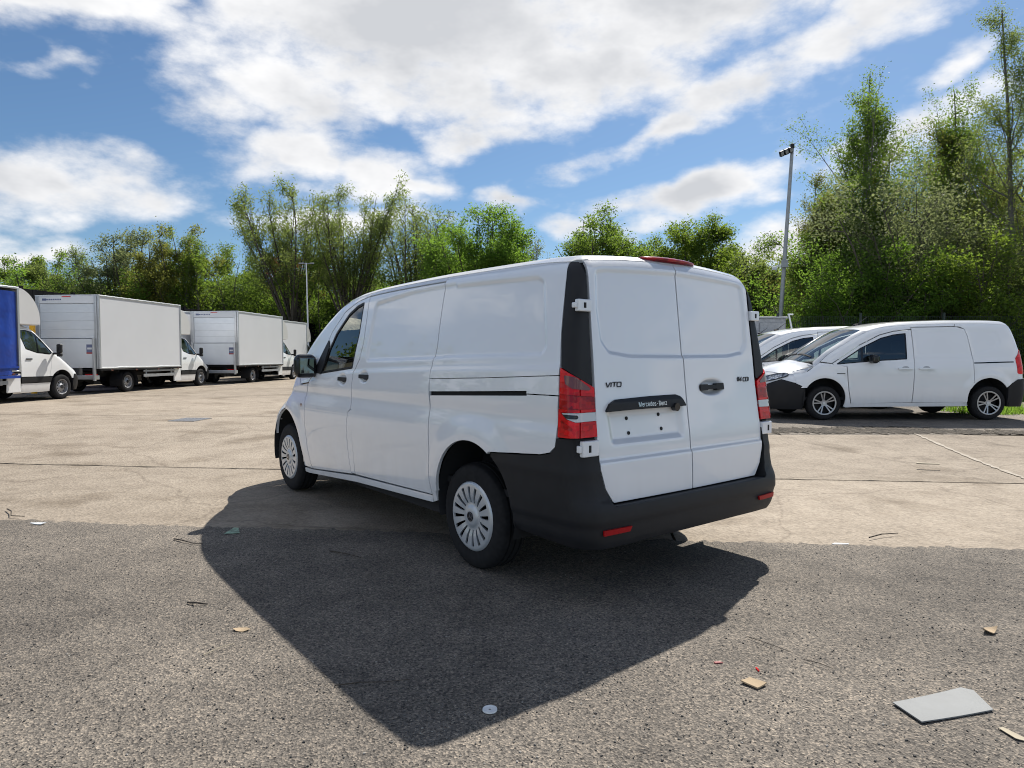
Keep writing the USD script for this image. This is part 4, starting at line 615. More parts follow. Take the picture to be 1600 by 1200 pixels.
# ------------------------------------------------------------------ box trucks
_tW = PC([.2, .35, .6, .9, 1.2, 1.5, 1.8, 2.1], [.93, .965, .985, .985, .97, .925, .87, .82])
_tH = PC([-1.7, -1.3, -1.1, -.8, -.55, -.33, -.15, .05, .25, .45, .6, .75, .9], [2.12, 2.10, 2.06, 1.94, 1.73, 1.53, 1.355, 1.235, 1.135, 1.01, .90, .74, .5])
_tX = PC([.2, .4, .6, .8, .95], [.93, 1.0, 1.02, 1.0, .92])
def F_cab(p):
    x, y, z = p[..., 0], np.abs(p[..., 1]), p[..., 2]; w = _tW(np.clip(z, .2, 2.1)) - .05 * np.clip((x + .1) / .8, 0, 2) ** 2 - .04 * sstep(z, 1.2, 1.8) * sstep(x, -.9, 0)
    xs = x - .16 * (1 - (y / .85) ** 2) * sstep(x, -1.2, -.2); h = _tH(np.clip(xs, -1.7, .9)); dh = (_tH(np.clip(xs + .01, -1.7, .9)) - h) / .01; k = sstep(x, -.1, .4)
    b = (z - (h - (.04 + .06 * k) * (y / .85) ** 2)) / np.sqrt(1 + dh * dh); xf = _tX(np.clip(z, .2, .95)) - .36 * (y / .95) ** 2.6
    f = rmax(y - w, b, .11); f = rmax(f, -1.42 - x, .02); return rmax(f, x - xf, .12)
def build_truck(name, label, loc, rz, group, curtain=False):
    T = thing(name, label, 'truck', loc, rz, group); A = Point(0, .385).buffer(.44, quad_segs=20)
    win = round_poly(Polygon([(-1.355, 1.885), (-1.10, 1.90), (-.86, 1.855), (-.62, 1.665), (-.30, 1.30), (-.42, 1.255), (-.85, 1.295), (-1.20, 1.395)]), .03); yz = lambda x: .72 + .12 * np.clip((np.asarray(x, float) + 1.) / 1., 0, 1)
    xg = np.linspace(-1.40, .42, 50); o, d, a, b = frame('Z', np.stack([xg, yz(xg)], 1)); zg = cast(F_cab, o, d, a, b)[:, 2]; zt = lambda x: float(np.interp(x, xg, zg))
    outline = Polygon([(-1.415, .24)] + [(-1.415, zt(-1.4))] + list(zip(xg, zg)) + [(.56, .80), (.56, .62), (.30, .55), (.2, .385), (-.44, .24)]).difference(A)
    door = Polygon([(-1.40, .66), (-1.40, 1.2), (-1.405, 1.93), (-1.10, 1.95), (-.84, 1.90), (-.55, 1.66), (-.22, 1.29), (-.36, 1.2), (-.40, .9), (-.44, .655)])
    Y = lambda P, **k: panel(F_cab, 'Y', P, **{**dict(res=.04, gap=.010, depth=.02), **k})
    hands('cab_side', T, Y(outline.difference(door.union(sbox(-1.42, .49, -.30, .655)))), TRUCKW); dd = hands('cab_door', T, Y(door.difference(win)), TRUCKW); band = Polygon([(-1.41, .495), (-1.41, .655), (-.30, .655), (-.34, .495)]).difference(A); hands('side_band', T, Y(band, off=.012), BLACKP)
    gl = Y(win.buffer(-.02), res=.1, gap=0, depth=0, off=-.008); fr = Y(win.difference(win.buffer(-.028)), gap=0, off=-.002); pr = Y(Polygon([(-.80, 1.29), (-.80, 1.82), (-.76, 1.79), (-.76, 1.285)]), gap=0, off=-.003)
    for dr_, fn in zip(dd, (lambda q: q, mirrored)):
        put('window_frame', dr_, *fn(fr), GLOSSB); put('window_bar', dr_, *fn(pr), GLOSSB); put('window', dr_, *fn(gl), PANE); put('door_handle', dr_, *fn(Y(round_poly(sbox(-1.24, 1.115, -1.04, 1.15), .01), gap=0, off=.02)), BLACKP)
    put('cab_roof', T, *panel(F_cab, 'Z', Polygon([(-1.40, -.72)] + [(x, -float(yz(x))) for x in (-1.2, -1.0, -.9)] + [(-.86, -.66), (-.80, 0), (-.86, .66)] + [(x, float(yz(x))) for x in (-.9, -1.0, -1.2)] + [(-1.40, .72)]), res=.06, gap=0, off=.003), TRUCKW)
    for s in (1, -1): put('windscreen_pillar', T, *panel(F_cab, 'Z', Polygon([(-.92, s * .73), (-.86, s * .65), (.06, s * .76), (.10, s * .84)]), res=.05, gap=0, off=.003), TRUCKW)
    put('windscreen', T, *panel(F_cab, 'Z', Polygon([(-.85, -.65), (-.79, 0), (-.85, .65), (.06, .76), (.16, .4), (.20, 0), (.16, -.4), (.06, -.76)]), res=.08, gap=.004, depth=.01), PANE)
    put('bonnet', T, *panel(F_cab, 'Z', Polygon([(.08, -.80), (.20, 0), (.08, .80), (.4, .74), (.62, .6), (.80, 0), (.62, -.6), (.4, -.74)]), res=.06, gap=0, off=.004), TRUCKW)
    rn = lambda a0, a1, z0, z1, n=24: Polygon([(u, z0) for u in np.linspace(a0, a1, n)] + [(u, z1) for u in np.linspace(a1, a0, n)])
    put('front_panel', T, *panel(F_cab, 'R', rn(-2.75, -.39, .58, .92), res=.06, gap=0, off=.002), TRUCKW); put('front_bumper', T, *panel(F_cab, 'R', Polygon([(u, .25) for u in np.linspace(-2.72, -.42, 20)] + [(-.41, .5), (-.46, .70), (-.8, .68), (-1.0, .60), (-2.14, .60), (-2.34, .68), (-2.68, .70), (-2.73, .5)]), res=.05, gap=0, depth=.04, off=.014), BLACKP)
    put('grille', T, *panel(F_cab, 'XF', round_poly(sbox(-.42, .62, .42, .84), .04), res=.06, gap=0, off=.012), GLOSSB)
    for s in (1, -1):
        P = round_poly(Polygon([(-.66, .76), (-.95, .72), (-1.12, .76), (-1.0, .86), (-.72, .93), (-.60, .90)]), .02); put('headlight', T, *panel(F_cab, 'R', P if s > 0 else affinity.scale(P, -1, 1, origin=(-math.pi / 2, .8)), res=.04, gap=0, off=.012), HEADL)
        m = rbox(.12, .13, .25, .04); m.apply_translation((-.28, s * 1.15, 1.42)); lo = rbox(.11, .12, .10, .03); lo.apply_translation((-.28, s * 1.15, 1.245)); ar = bx(-.31, -.25, min(s * .92, s * 1.14), max(s * .92, s * 1.14), 1.25, 1.31, .02); obj('wing_mirror', cat([m, lo, ar]), BLACKP, T, smooth=40)
        m = liner(0, .385, .45, .5, .96); m.vertices[:, 1] *= s; obj('arch_liner', m, DARK, T)
    obj('cab_inside', cat([bx(-1.36, -1.30, -.85, .85, .6, 1.35), bx(-.25, .15, -.8, .8, .7, 1.18, .06), bx(-1.3, -1.12, .2, .7, .9, 1.62, .06), bx(-1.3, -1.12, -.7, -.2, .9, 1.62, .06), bx(-1.4, .4, -.86, .86, .5, .62)]), SEAT, T)
    # roof fairing: a rounded wedge between cab roof and box
    tt = np.linspace(0, 1, 14); prof = np.array([(-1.50 + .84 * math.sin(t * math.pi / 2) ** 1.1, 3.03 - .92 * (1 - math.cos(t * math.pi / 2)) ** .9) for t in tt]); V = []
    yy = np.linspace(-1, 1, 21)
    for (x, z) in prof:
        wy = 1.065 - .10 * ((3.03 - z) / .92)
        for y in yy: V.append((-1.50 + (x + 1.50) * (1 - abs(y) ** 8 * .07), wy * y, z - .05 * abs(y) ** 8))
    V = np.array(V); i, j = np.meshgrid(np.arange(13), np.arange(20), indexing='ij'); q = (i * 21 + j).ravel(); f = np.stack([q, q + 1, q + 22, q + 21], 1)
    Vb = V.copy(); Vb[:, 0] = -1.51; f2 = np.vstack([f, (f + len(V))[:, ::-1]]); e = lambda idx: np.stack([idx[:-1], idx[1:], idx[1:] + len(V), idx[:-1] + len(V)], 1)
    f2 = np.vstack([f2, e(np.arange(14) * 21), e(np.arange(14) * 21 + 20)[:, ::-1], e(13 * 21 + np.arange(21))]); obj('roof_fairing', trimesh.Trimesh(*meshkit.arrays((np.vstack([V, Vb]), f2))[:2], process=False), TRUCKW, T, smooth=45)
    obj('fairing_lip', bx(-1.50, -.74, -.94, .94, 2.04, 2.12, .03), BOXW, T)
    # body
    z0, z1, x0, x1, w = .80, 2.99 if curtain else 3.15, -5.97, -1.52, 1.09
    for s in (1, -1):
        y = s * (w - .02); inner = (min(y, y - s * .03), max(y, y - s * .03))
        if curtain:
            n = 90; xs = np.linspace(x0 + .08, x1 - .08, n); dy = .018 * np.sin(xs * 5.2) + .008 * np.sin(xs * 13 + 1); zz = np.linspace(z0 - .08, z1 - .12, 8); Vc = np.stack([np.repeat(xs, 8), np.repeat(s * (w - .005 + dy), 8), np.tile(zz, n)], 1); ii, jj = np.meshgrid(np.arange(n - 1), np.arange(7), indexing='ij'); qq = (ii * 8 + jj).ravel(); ff = np.stack([qq, qq + 8, qq + 9, qq + 1], 1); obj('side_curtain', (Vc, ff), BLUECURT, T, smooth=True)
            obj('curtain_strap', cat([bx(x0 + .1, x1 - .1, min(y, y + s * .05), max(y, y + s * .05), z0 + .10, z0 + .15), bx(x0 + .05, x1 - .05, min(y, y + s * .03), max(y, y + s * .03), z0 - .16, z0 - .09)]), BLUECURT, T)
        else: obj('side_panel', bx(x0 + .06, x1 - .06, *inner, z0 + .05, z1 - .05), BOXW, T)
        e = lambda a, b, c, d: bx(a, b, min(s * w, s * (w - .07)), max(s * w, s * (w - .07)), c, d, .008)
        obj('side_frame', cat([e(x0, x0 + .06, z0, z1), e(x1 - .06, x1, z0, z1), e(x0 + .061, x1 - .061, z0, z0 + .05), e(x0 + .061, x1 - .061, z1 - .05, z1)]), ALU, T)
        for x in np.linspace(x0 + .5, x1 - .3, 4): obj('marker_lamp', bx(x, x + .09, min(s * w * .995, s * (w + .012)), max(s * w * .995, s * (w + .012)), z0 - .075, z0 - .03, .01), SMOKE, T)
    obj('box_roof', bx(x0, x1, -w + .004, w - .004, z1 - .02, z1 + .012), BOXW, T); obj('box_floor', bx(x0 + .02, x1, -w + .01, w - .01, z0 - .05, z0 - .002), DARK, T); obj('front_bulkhead', bx(x1 - .04, x1 + .002, -w + .071, w - .071, z0 + .01, z1 - .021), BOXW, T)
    # back: header, shutter, tail lift, lamps
    obj('rear_header', bx(x0 - .012, x0 + .05, -w + .075, w - .075, z1 - .26, z1 - .025, .006), BOXW, T); obj('rear_post', bx(x0 - .03, x0 + .058, w - .16, w - .072, z0, z1 - .03, .012), ALU, T); obj('rear_post', bx(x0 - .03, x0 + .058, -w + .072, -w + .16, z0, z1 - .03, .012), ALU, T)
    for k, (a, b) in enumerate(zip(np.linspace(z0 + .98, z1 - .27, 5)[:-1], np.linspace(z0 + .98, z1 - .27, 5)[1:])): obj('shutter_panel', bx(x0 + .005, x0 + .03, -w + .165, w - .165, a + .0015, b - .0015, .0015), SHUTTER, T)
    obj('tail_lift', bx(x0 - .05, x0 - .012, -w + .17, w - .17, z0 + .03, z0 + .96, .01), SHUTTER, T); obj('lift_frame', cat([bx(x0 - .14, x0 - .06, s * (w - .13) - .035, s * (w - .13) + .035, .42, z0 + 1.0, .01) for s in (1, -1)] + [bx(x0 - .10, x0 + .1, -w + .1, w - .1, .46, .60, .02)]), ALU, T)
    st = obj('warning_sticker', bx(x0 - .054, x0 - .051, -w + .20, -w + .42, z0 + .48, z0 + .78), INKB, T); obj('sticker_band', bx(x0 - .0565, x0 - .0542, -w + .20, -w + .42, z0 + .48, z0 + .53), INKR, st); obj('sticker_field', bx(x0 - .0565, x0 - .0542, -w + .23, -w + .39, z0 + .62, z0 + .68), BOXW, st)
    g = bx(x0 - .016, x0 - .013, w - .40, w - .26, z1 - .17, z1 - .10); obj('maker_mark', g, INKB, T); mk = cat([bx(x0 - .016, x0 - .013, w - .46 - .075 * i, w - .41 - .075 * i, z1 - .155, z1 - .115) for i in range(7)]); obj('maker_lettering', mk, INKB, T); obj('top_lamp', bx(x0 - .02, x0 - .012, -.15, .15, z1 - .06, z1 - .035), REDL, T)
    for s in (1, -1): obj('tail_lamp', bx(x0 - .04, x0 + .04, s * .78 - .20, s * .78 + .20, .50, .64, .02), REDL, T)
    obj('yellow_marking', bx(x0 - .012, x0 - .010, .35, .95, z0 - .05, z0 - .01), YELLOW, T)
    # chassis, side skirts, wheels
    obj('chassis', cat([bx(x0 + .1, -.6, .32, .44, .52, .70), bx(x0 + .1, -.6, -.44, -.32, .52, .70)] + [bx(x, x + .08, -.9, .9, .66, .74) for x in np.linspace(x0 + .3, -1.8, 6)]), DARK, T)
    for s in (1, -1):
        obj('side_guard', cat([bx(-3.75, -1.9, min(s * 1.02, s * 1.05), max(s * 1.02, s * 1.05), .48, .58), bx(-3.75, -1.9, min(s * 1.02, s * 1.05), max(s * 1.02, s * 1.05), .66, .72)] + [bx(x, x + .06, min(s * .98, s * 1.02), max(s * .98, s * 1.02), .46, .78) for x in (-3.6, -2.1)]), GALV, T)
        obj('cab_step_panel', bx(-1.85, -1.43, min(s * .93, s * .985), max(s * .93, s * .985), .26, .78, .02), TRUCKW, T); m = liner(-4.5, .36, .44, .62, 1.04); m.vertices[:, 1] *= s; obj('mudguard', m, BLACKP, T)
        for x in (0, -4.5): wheel(T, 'steel', x, s * .87, spin=.3 + x)
    return T
HD = math.pi / 2 - math.radians(5.5)
TK = build_truck('box_truck', 'white box truck in the middle of the row, tail lift closed, whole side showing', (-13.62, 27.45, .14), HD, 'trucks parked along the left')
copy_of(TK, 'box_truck', 'white box truck furthest along the front row, beside the large van mirror', (-12.35, 35.2, .14), HD)
copy_of(TK, 'box_truck', 'white box truck whose cab shows just past the end of the row', (-13.1, 41.6, .14), HD)
copy_of(TK, 'box_truck', 'white box truck hidden behind the row, only its roof corner showing', (-15.1, 31.6, .14), HD)
CT = build_truck('curtain_truck', 'truck with blue side curtain and white cab at the left edge', (-13.70, 19.1, .14), HD, 'trucks parked along the left', True)
copy_of(CT, 'curtain_truck', 'blue curtained truck seen from behind between the two nearest cabs, white back', (-19.6, 28.0, .14), HD + .52)

# ------------------------------------------------------------------ trees, shrubs, fences
def leafmat(name, dark, light, trans, tmix=.45):
    n = {'g': ('geometry', {}), 'r': ('rgb_ramp', dict(ramp=[(0, dark), (1, light)])), 'nz': ('noise_texture', dict(scale=.9, detail=2.)), 'mf': ('mix_float', dict(fac=.5)),
         'p': ('principled_bsdf', dict(roughness=.6, specular_ior_level=.15)), 't': ('translucent_bsdf', dict(color=trans)), 'm': ('mix_closure', dict(fac=tmix))}
    return M(name, n, [('g.random_per_island', 'mf.a'), ('g.position', 'nz.vector'), ('nz.fac', 'mf.b'), ('mf.result', 'r.fac'), ('r.color', 'p.base_color'), ('p.BSDF', 'm.closure1'), ('t.BSDF', 'm.closure2')], surface='m.closure')
LEAF = dict(fresh=leafmat('fresh_leaf', (.045, .095, .015), (.115, .185, .035), (.25, .42, .05), .5), dark=leafmat('dark_leaf', (.04, .075, .016), (.105, .16, .032), (.26, .39, .055), .47), olive=leafmat('willow_leaf', (.07, .10, .03), (.155, .19, .06), (.30, .38, .09), .5),
            yellow=leafmat('yellow_green_leaf', (.05, .092, .015), (.125, .18, .03), (.27, .38, .045), .48), pale=leafmat('pale_leaf', (.09, .115, .05), (.19, .225, .11), (.30, .35, .14), .45), red=leafmat('copper_leaf', (.11, .03, .02), (.22, .06, .04), (.36, .08, .06)), bronze=leafmat('bronze_leaf', (.08, .09, .022), (.17, .17, .05), (.35, .37, .08), .5))
BARK = varied('bark', (.06, .05, .038), .9, .4, 5., .6, 25.); BARKG = varied('grey_bark', (.11, .10, .085), .9, .35, 5., .5, 25.)
def grow(rng, p0, d, L, r0, n, wob, up, tip=.25):
    pts = [np.array(p0, float)]; d = np.array(d, float) / np.linalg.norm(d)
    for _ in range(n):
        d = d + rng.normal(0, wob, 3) + np.array([0, 0, up]) / n; d /= np.linalg.norm(d); pts.append(pts[-1] + d * L / n)
    return np.array(pts), r0 * np.linspace(1, tip, n + 1), d
def at(pts, t): k = t * (len(pts) - 1); i = min(int(k), len(pts) - 2); return pts[i] + (pts[i + 1] - pts[i]) * (k - i), pts[i + 1] - pts[i]
def side_dir(rng, axis, ang, az=None):
    a = axis / (np.linalg.norm(axis) + 1e-9); e = np.cross(a, [.3, .2, .9]); e /= np.linalg.norm(e) + 1e-9; f = np.cross(a, e); az = rng.uniform(0, 2 * np.pi) if az is None else az
    return a * math.cos(ang) + (e * math.cos(az) + f * math.sin(az)) * math.sin(ang)
def leaves(rng, anchors, per, sig, size, flat=.0, hang=0., narrow=.45):
    A = np.repeat(np.asarray(anchors), per, 0); c = A + rng.normal(0, 1, A.shape) * np.asarray(sig); n = len(c)
    u = rng.normal(0, 1, (n, 3)); u[:, 2] = u[:, 2] * (1 - flat) - hang * 2; u /= np.linalg.norm(u, axis=1, keepdims=True); w = np.cross(u, rng.normal(0, 1, (n, 3))); w /= np.linalg.norm(w, axis=1, keepdims=True) + 1e-9
    s = (size * rng.uniform(.55, 1.35, n))[:, None]; v = np.stack([c - u * s * .5, c + w * s * narrow * .5 - u * s * .05, c + u * s * .5, c - w * s * narrow * .5 - u * s * .05], 1).reshape(-1, 3)
    return v, np.arange(4 * n).reshape(-1, 4)
G3 = 'trees rising behind the van roof'
def tree(kind, label, u, d, top, half, leaf, group=None, seed=0, base=None, dens=1., lean=0., category='tree', name=None):
    """u, top, half: bearing, height and half width as seen from the yard (1/1050 rad), d: metres away"""
    rng = np.random.RandomState(seed + int(u) * 7 + int(d)); x = (u - 800) / 1050 * d; H = (556 - top) / 1050 * d + EYE - .14; R = half / 1050 * d; z0 = .1; H *= {'broad': 1.0 if group == G3 else 1.05, 'willow': .90, 'bare': .95}.get(kind, 1.)
    if group == G3: R *= 1.12
    if kind == 'broad': R = max(R, .27 * H)
    T = thing(name or {'willow': 'willow_tree', 'poplar': 'poplar_tree', 'shrub': 'shrub', 'bare': 'thin_tree'}.get(kind, 'broadleaf_tree'), label, category, (x, d, z0), 0, group)
    tubes, anc = [], []; ad = lambda g, s: tubes.append(tube(g[0], np.maximum(g[1], .006), s, False)); lv = None; per = 9; sig = (.22, .22, .18); size = .17; flat = .2; hang = 0.; narrow = .55
    if kind == 'broad':
        tf = rng.uniform(.24, .32); tr = grow(rng, (0, 0, 0), (lean, 0, 1), H * tf, .022 * H, 5, .04, .3, .75); ad(tr, 8); n1 = 40 if group == G3 else 26; rv = H * (.25 if group == G3 else .40); cz = H * (.73 if group == G3 else .585)
        for i in range(n1):   # limbs reach for points spread over a rounded, lumpy head
            q = (i + .5) / n1; zz = 1 - 1.62 * q; az = i * 2.4 + rng.uniform(-.3, .3); hr = max(0., 1 - zz * zz) ** .36; k = rng.uniform(.70, 1.0)
            tgt = np.array([math.cos(az) * hr * R * k, math.sin(az) * hr * R * k, cz + zz * rv * k]); p, _ = at(tr[0], rng.uniform(.55, 1)); v = tgt - p; L = np.linalg.norm(v); g = grow(rng, p, v / L + np.array([0, 0, -.12]), L * .98, .0075 * H, 6, .08, .3); ad(g, 5)
            for j in range(5):
                p2, a2 = at(g[0], rng.uniform(.4, 1)); L2 = R * rng.uniform(.20, .36); g2 = grow(rng, p2, side_dir(rng, a2, rng.uniform(.4, 1.2)), L2, .003 * H, 4, .18, .15); ad(g2, 4); anc += list(g2[0][1:])
                for k_ in range(3):
                    p3, a3 = at(g2[0], rng.uniform(.3, 1)); g3 = grow(rng, p3, side_dir(rng, a3, rng.uniform(.4, 1.2)), L2 * rng.uniform(.3, .6), .0014 * H, 3, .2, .1); ad(g3, 3); anc += list(g3[0][1:])
        per = int(24 * dens) + 1; sig = (.055 * R + .08, .055 * R + .08, .045 * R + .07); size = .135
    elif kind == 'willow':
        th = H * .22; tr = grow(rng, (0, 0, 0), (lean * .5, 0, 1), th, .042 * H, 5, .03, .2, .8); ad(tr, 9)
        for i in range(22):
            az = i * 2.4 + rng.uniform(-.3, .3); ang = rng.uniform(.05, .52); dr = np.array([math.cos(az) * math.sin(ang) + lean, math.sin(az) * math.sin(ang), math.cos(ang)]); p, _ = at(tr[0], rng.uniform(.8, 1)); L = (H - th) * rng.uniform(.72, 1.0) / max(.8, math.cos(ang))
            g = grow(rng, p, dr, L, .0085 * H, 9, .05, .25, .15); k = np.max(np.abs(g[0][:, 0] - lean * H * .6)) ; ad(g, 5)
            for j in range(13):
                t = rng.uniform(.22, 1) ** .8; p2, a2 = at(g[0], t); L2 = rng.uniform(.09, .17) * H * (1.15 - .5 * t); g2 = grow(rng, p2, side_dir(rng, a2, rng.uniform(.3, .75)), L2, .0018 * H, 5, .10, -.1); ad(g2, 3); anc += list(g2[0][2:])
                g3 = grow(rng, g2[0][3], side_dir(rng, a2, rng.uniform(.4, 1.)), L2 * .6, .001 * H, 3, .12, -.5); ad(g3, 3); anc += list(g3[0][1:])
        per = int(10 * dens) + 1; sig = (.17, .17, .28); size = .19; hang = .35; narrow = .30
    elif kind == 'poplar':
        tr = grow(rng, (0, 0, 0), (lean, 0, 1), H, .013 * H, 12, .012, .1, .08); ad(tr, 8)
        for i in range(62):
            t = .12 + .86 * (i / 78) ** .9; p, _ = at(tr[0], min(t, .985)); az = i * 2.4 + rng.uniform(-.5, .5); w = R * (1.6 * (1 - t) ** .85 + .02) * rng.uniform(.45, 1.2); dr = np.array([math.cos(az) * .72, math.sin(az) * .72, 1.0 + .3 * t]); L = w * 1.65 * rng.uniform(.7, 1.25); g = grow(rng, p, dr, L, .004 * H * (1.1 - t) + .006, 5, .07, .35); ad(g, 4)
            for j in range(5):
                p2, a2 = at(g[0], rng.uniform(.25, 1)); g2 = grow(rng, p2, side_dir(rng, a2, rng.uniform(.3, .9)), L * .3, .008, 3, .15, .3); ad(g2, 3); anc += list(g2[0][1:])
            anc += list(g[0][4:])
        per = int(12 * dens) + 1; sig = (.16, .16, .18); size = .14
        for q in range(3):   # side leaders make the ragged spires
            az = q * 1.7 + rng.uniform(0, 1); p, _ = at(tr[0], rng.uniform(.30, .5)); g = grow(rng, p, (math.cos(az) * .55, math.sin(az) * .55, 1.), H * rng.uniform(.2, .30), .006 * H, 7, .03, .3); ad(g, 5)
            for j in range(16):
                p2, a2 = at(g[0], rng.uniform(.2, 1)); g2 = grow(rng, p2, side_dir(rng, a2, rng.uniform(.3, .6)), R * .3, .009, 3, .12, .5); ad(g2, 3); anc += list(g2[0][1:])
    elif kind == 'bare':
        for s_ in range(3):
            tr = grow(rng, (rng.normal(0, .3), rng.normal(0, .3), 0), (lean + rng.normal(0, .08), 0, 1), H * rng.uniform(.8, 1), .010 * H, 9, .03, .2, .15); ad(tr, 6)
            for i in range(24):
                t = rng.uniform(.2, .97); p, a = at(tr[0], t); L = R * 1.1 * (1.15 - t) * rng.uniform(.6, 1.2) + .3; g = grow(rng, p, side_dir(rng, a, rng.uniform(.4, .9)), L, .0035 * H * (1.2 - t), 5, .1, .5); ad(g, 4)
                for j in range(5):
                    p2, a2 = at(g[0], rng.uniform(.2, 1)); g2 = grow(rng, p2, side_dir(rng, a2, rng.uniform(.3, .9)), L * .45, .006, 4, .15, .3); ad(g2, 3); anc += list(g2[0][1:])
        per = max(1, int(3 * dens)); sig = (.14, .14, .14); size = .11
    else:  # shrub: many stems from the ground
        for i in range(16):
            az = rng.uniform(0, 6.28); ang = rng.uniform(.0, .75); g = grow(rng, (rng.normal(0, R * .35), rng.normal(0, R * .25), 0), (math.cos(az) * math.sin(ang), math.sin(az) * math.sin(ang) * .8, math.cos(ang)), H * rng.uniform(.6, .98) / max(.75, math.cos(ang)), .010 * H, 6, .09, .2); ad(g, 5)
            for j in range(9):
                p2, a2 = at(g[0], rng.uniform(.12, 1)); L2 = H * rng.uniform(.12, .28); g2 = grow(rng, p2, side_dir(rng, a2, rng.uniform(.4, 1.2)), L2, .003 * H, 4, .18, .3); ad(g2, 3); anc += list(g2[0][1:])
                for k in range(2): p3, a3 = at(g2[0], rng.uniform(.3, 1)); g3 = grow(rng, p3, side_dir(rng, a3, rng.uniform(.4, 1.2)), L2 * .5, .004, 3, .2, .2); ad(g3, 3); anc += list(g3[0][1:])
        per = int(13 * dens) + 1; sig = (.06 * R + .10, .06 * R + .10, .05 * R + .10); size = .15
    size *= max(.75, d / 40.) ** .5; near = d < 35
    if near: size *= .74; per = int(per * 1.55)
    if kind == 'poplar': anc += [at(tr[0], t)[0] for t in np.linspace(.8, 1., 26)]
    obj('trunk', cat(tubes), BARKG if kind in ('bare', 'poplar') else BARK, T)
    v, f = leaves(rng, anc, per, sig, size, flat, hang, narrow); put('crown', T, v, f, None, LEAF[leaf])
    return T
G1, G2, G3 = 'trees in the row behind the trucks', 'trees in the copse on the right', 'trees rising behind the van roof'
tree('broad', 'dense yellow green tree at the far left edge above the blue curtain', 12, 58, 392, 52, 'yellow', G1)
tree('broad', 'rounded dull green tree just left of the spreading twiggy tree', 72, 58, 398, 48, 'olive', G1)
tree('bare', 'spreading twiggy tree with few leaves above the nearest truck gap', 128, 55, 362, 70, 'olive', G1, dens=2.)
tree('broad', 'tall silvery green feathery tree above the middle truck shutter', 196, 55, 344, 56, 'pale', G1, dens=.8)
tree('broad', 'narrow olive tree above the long side of the middle truck', 264, 54, 352, 42, 'bronze', G1)
tree('bare', 'spiky upright tree with thin pointed shoots left of the big willows', 322, 53, 338, 52, 'yellow', G1, dens=3.)
tree('broad', 'low dense olive tree under the left side of the first willow', 376, 58, 398, 62, 'yellow', G1)
tree('willow', 'leftmost big pollard willow with a dark leaning trunk', 462, 52, 277, 100, 'olive', G1, lean=-.13)
tree('willow', 'middle big pollard willow above the front of the large van', 548, 51, 272, 90, 'olive', G1, lean=.02)
tree('willow', 'slim multi stemmed willow nearest the dark green maple', 648, 51, 292, 44, 'olive', G1, lean=.03, dens=.7)
tree('broad', 'small copper red tree between the two big willows', 452, 61, 388, 32, 'red', G1)
tree('broad', 'bright green tree filling the gap between the two big willows', 500, 62, 395, 46, 'yellow', G1)
tree('broad', 'green tree behind the slim willow stems', 610, 63, 420, 60, 'fresh', G1)
tree('broad', 'dark green maple above the side of the large van roof', 745, 38, 316, 74, 'fresh', G3)
tree('bare', 'pale thin birch between two maples behind the van roof', 838, 42, 332, 46, 'pale', G3, dens=1.)
tree('broad', 'dark green maple behind the black corner strip of the van', 938, 38, 330, 68, 'dark', G3)
tree('bare', 'little thin tree just left of the red brake light', 1020, 46, 372, 28, 'olive', G3, dens=3.)
tree('broad', 'rounded fresh green tree to the right of the red brake light', 1088, 38, 336, 54, 'yellow', G3)
tree('broad', 'light green tree beside the right edge of the van roof', 1172, 42, 384, 48, 'olive', G3, dens=.8)
tree('bare', 'thin pale tree behind the foot of the floodlight mast', 1242, 46, 432, 36, 'pale', G3, dens=4.)
tree('poplar', 'narrow feathery tree just right of the floodlight mast foot', 1274, 50, 436, 24, 'olive', G3, dens=.4)
tree('poplar', 'tall pointed poplar, leftmost tall tree of the right copse', 1348, 29, 128, 92, 'dark', G2, dens=1.7)
tree('bare', 'bronze leaved birch at the left edge of the right copse', 1282, 28, 256, 62, 'bronze', G2, dens=7.)
tree('broad', 'broad dark tree under the leftmost poplar of the right copse', 1330, 27, 270, 80, 'dark', G2)
tree('poplar', 'second pointed poplar in the middle of the right copse', 1482, 29, 150, 90, 'dark', G2, dens=1.5)
tree('broad', 'olive tree between the two poplars', 1415, 31, 205, 62, 'bronze', G2)
tree('bare', 'tall loose leaved tree at the right edge with open branches against the sky', 1602, 25, -25, 125, 'olive', G2, dens=6., name='broadleaf_tree')
tree('broad', 'yellowish tree just left of the tall loose right edge tree', 1556, 30, 195, 62, 'bronze', G2)
tree('shrub', 'tall grey green feathery bush in front of the two poplars', 1448, 23.5, 285, 95, 'pale', G2, dens=1.2, category='bush', name='bush')
tree('shrub', 'bright green bush above the roof of the nearest small van', 1512, 22, 388, 62, 'yellow', G2, dens=1.1, category='bush', name='bush')
tree('shrub', 'dark bush low on the left of the right copse', 1312, 24, 392, 60, 'fresh', G2, dens=1.1, category='bush', name='bush')
tree('shrub', 'dull green bush behind the mesh fence at the right edge', 1588, 23, 372, 62, 'olive', G2, dens=1.1, category='bush', name='bush')
tree('shrub', 'green bush behind the roof of the middle small van', 1392, 23, 408, 55, 'fresh', G2, category='bush', name='bush')
tree('broad', 'dark tree filling the right copse behind the second poplar', 1535, 34, 260, 85, 'dark', G2)
UND = [(18, 'fresh'), (66, 'dark'), (112, 'olive'), (158, 'dark'), (204, 'fresh'), (252, 'dark'), (298, 'fresh'), (344, 'dark'), (392, 'dark'), (438, 'fresh'), (492, 'dark'), (540, 'dark'), (590, 'fresh'), (640, 'dark'), (700, 'fresh'), (1185, 'yellow'), (1228, 'fresh'), (1268, 'yellow')]
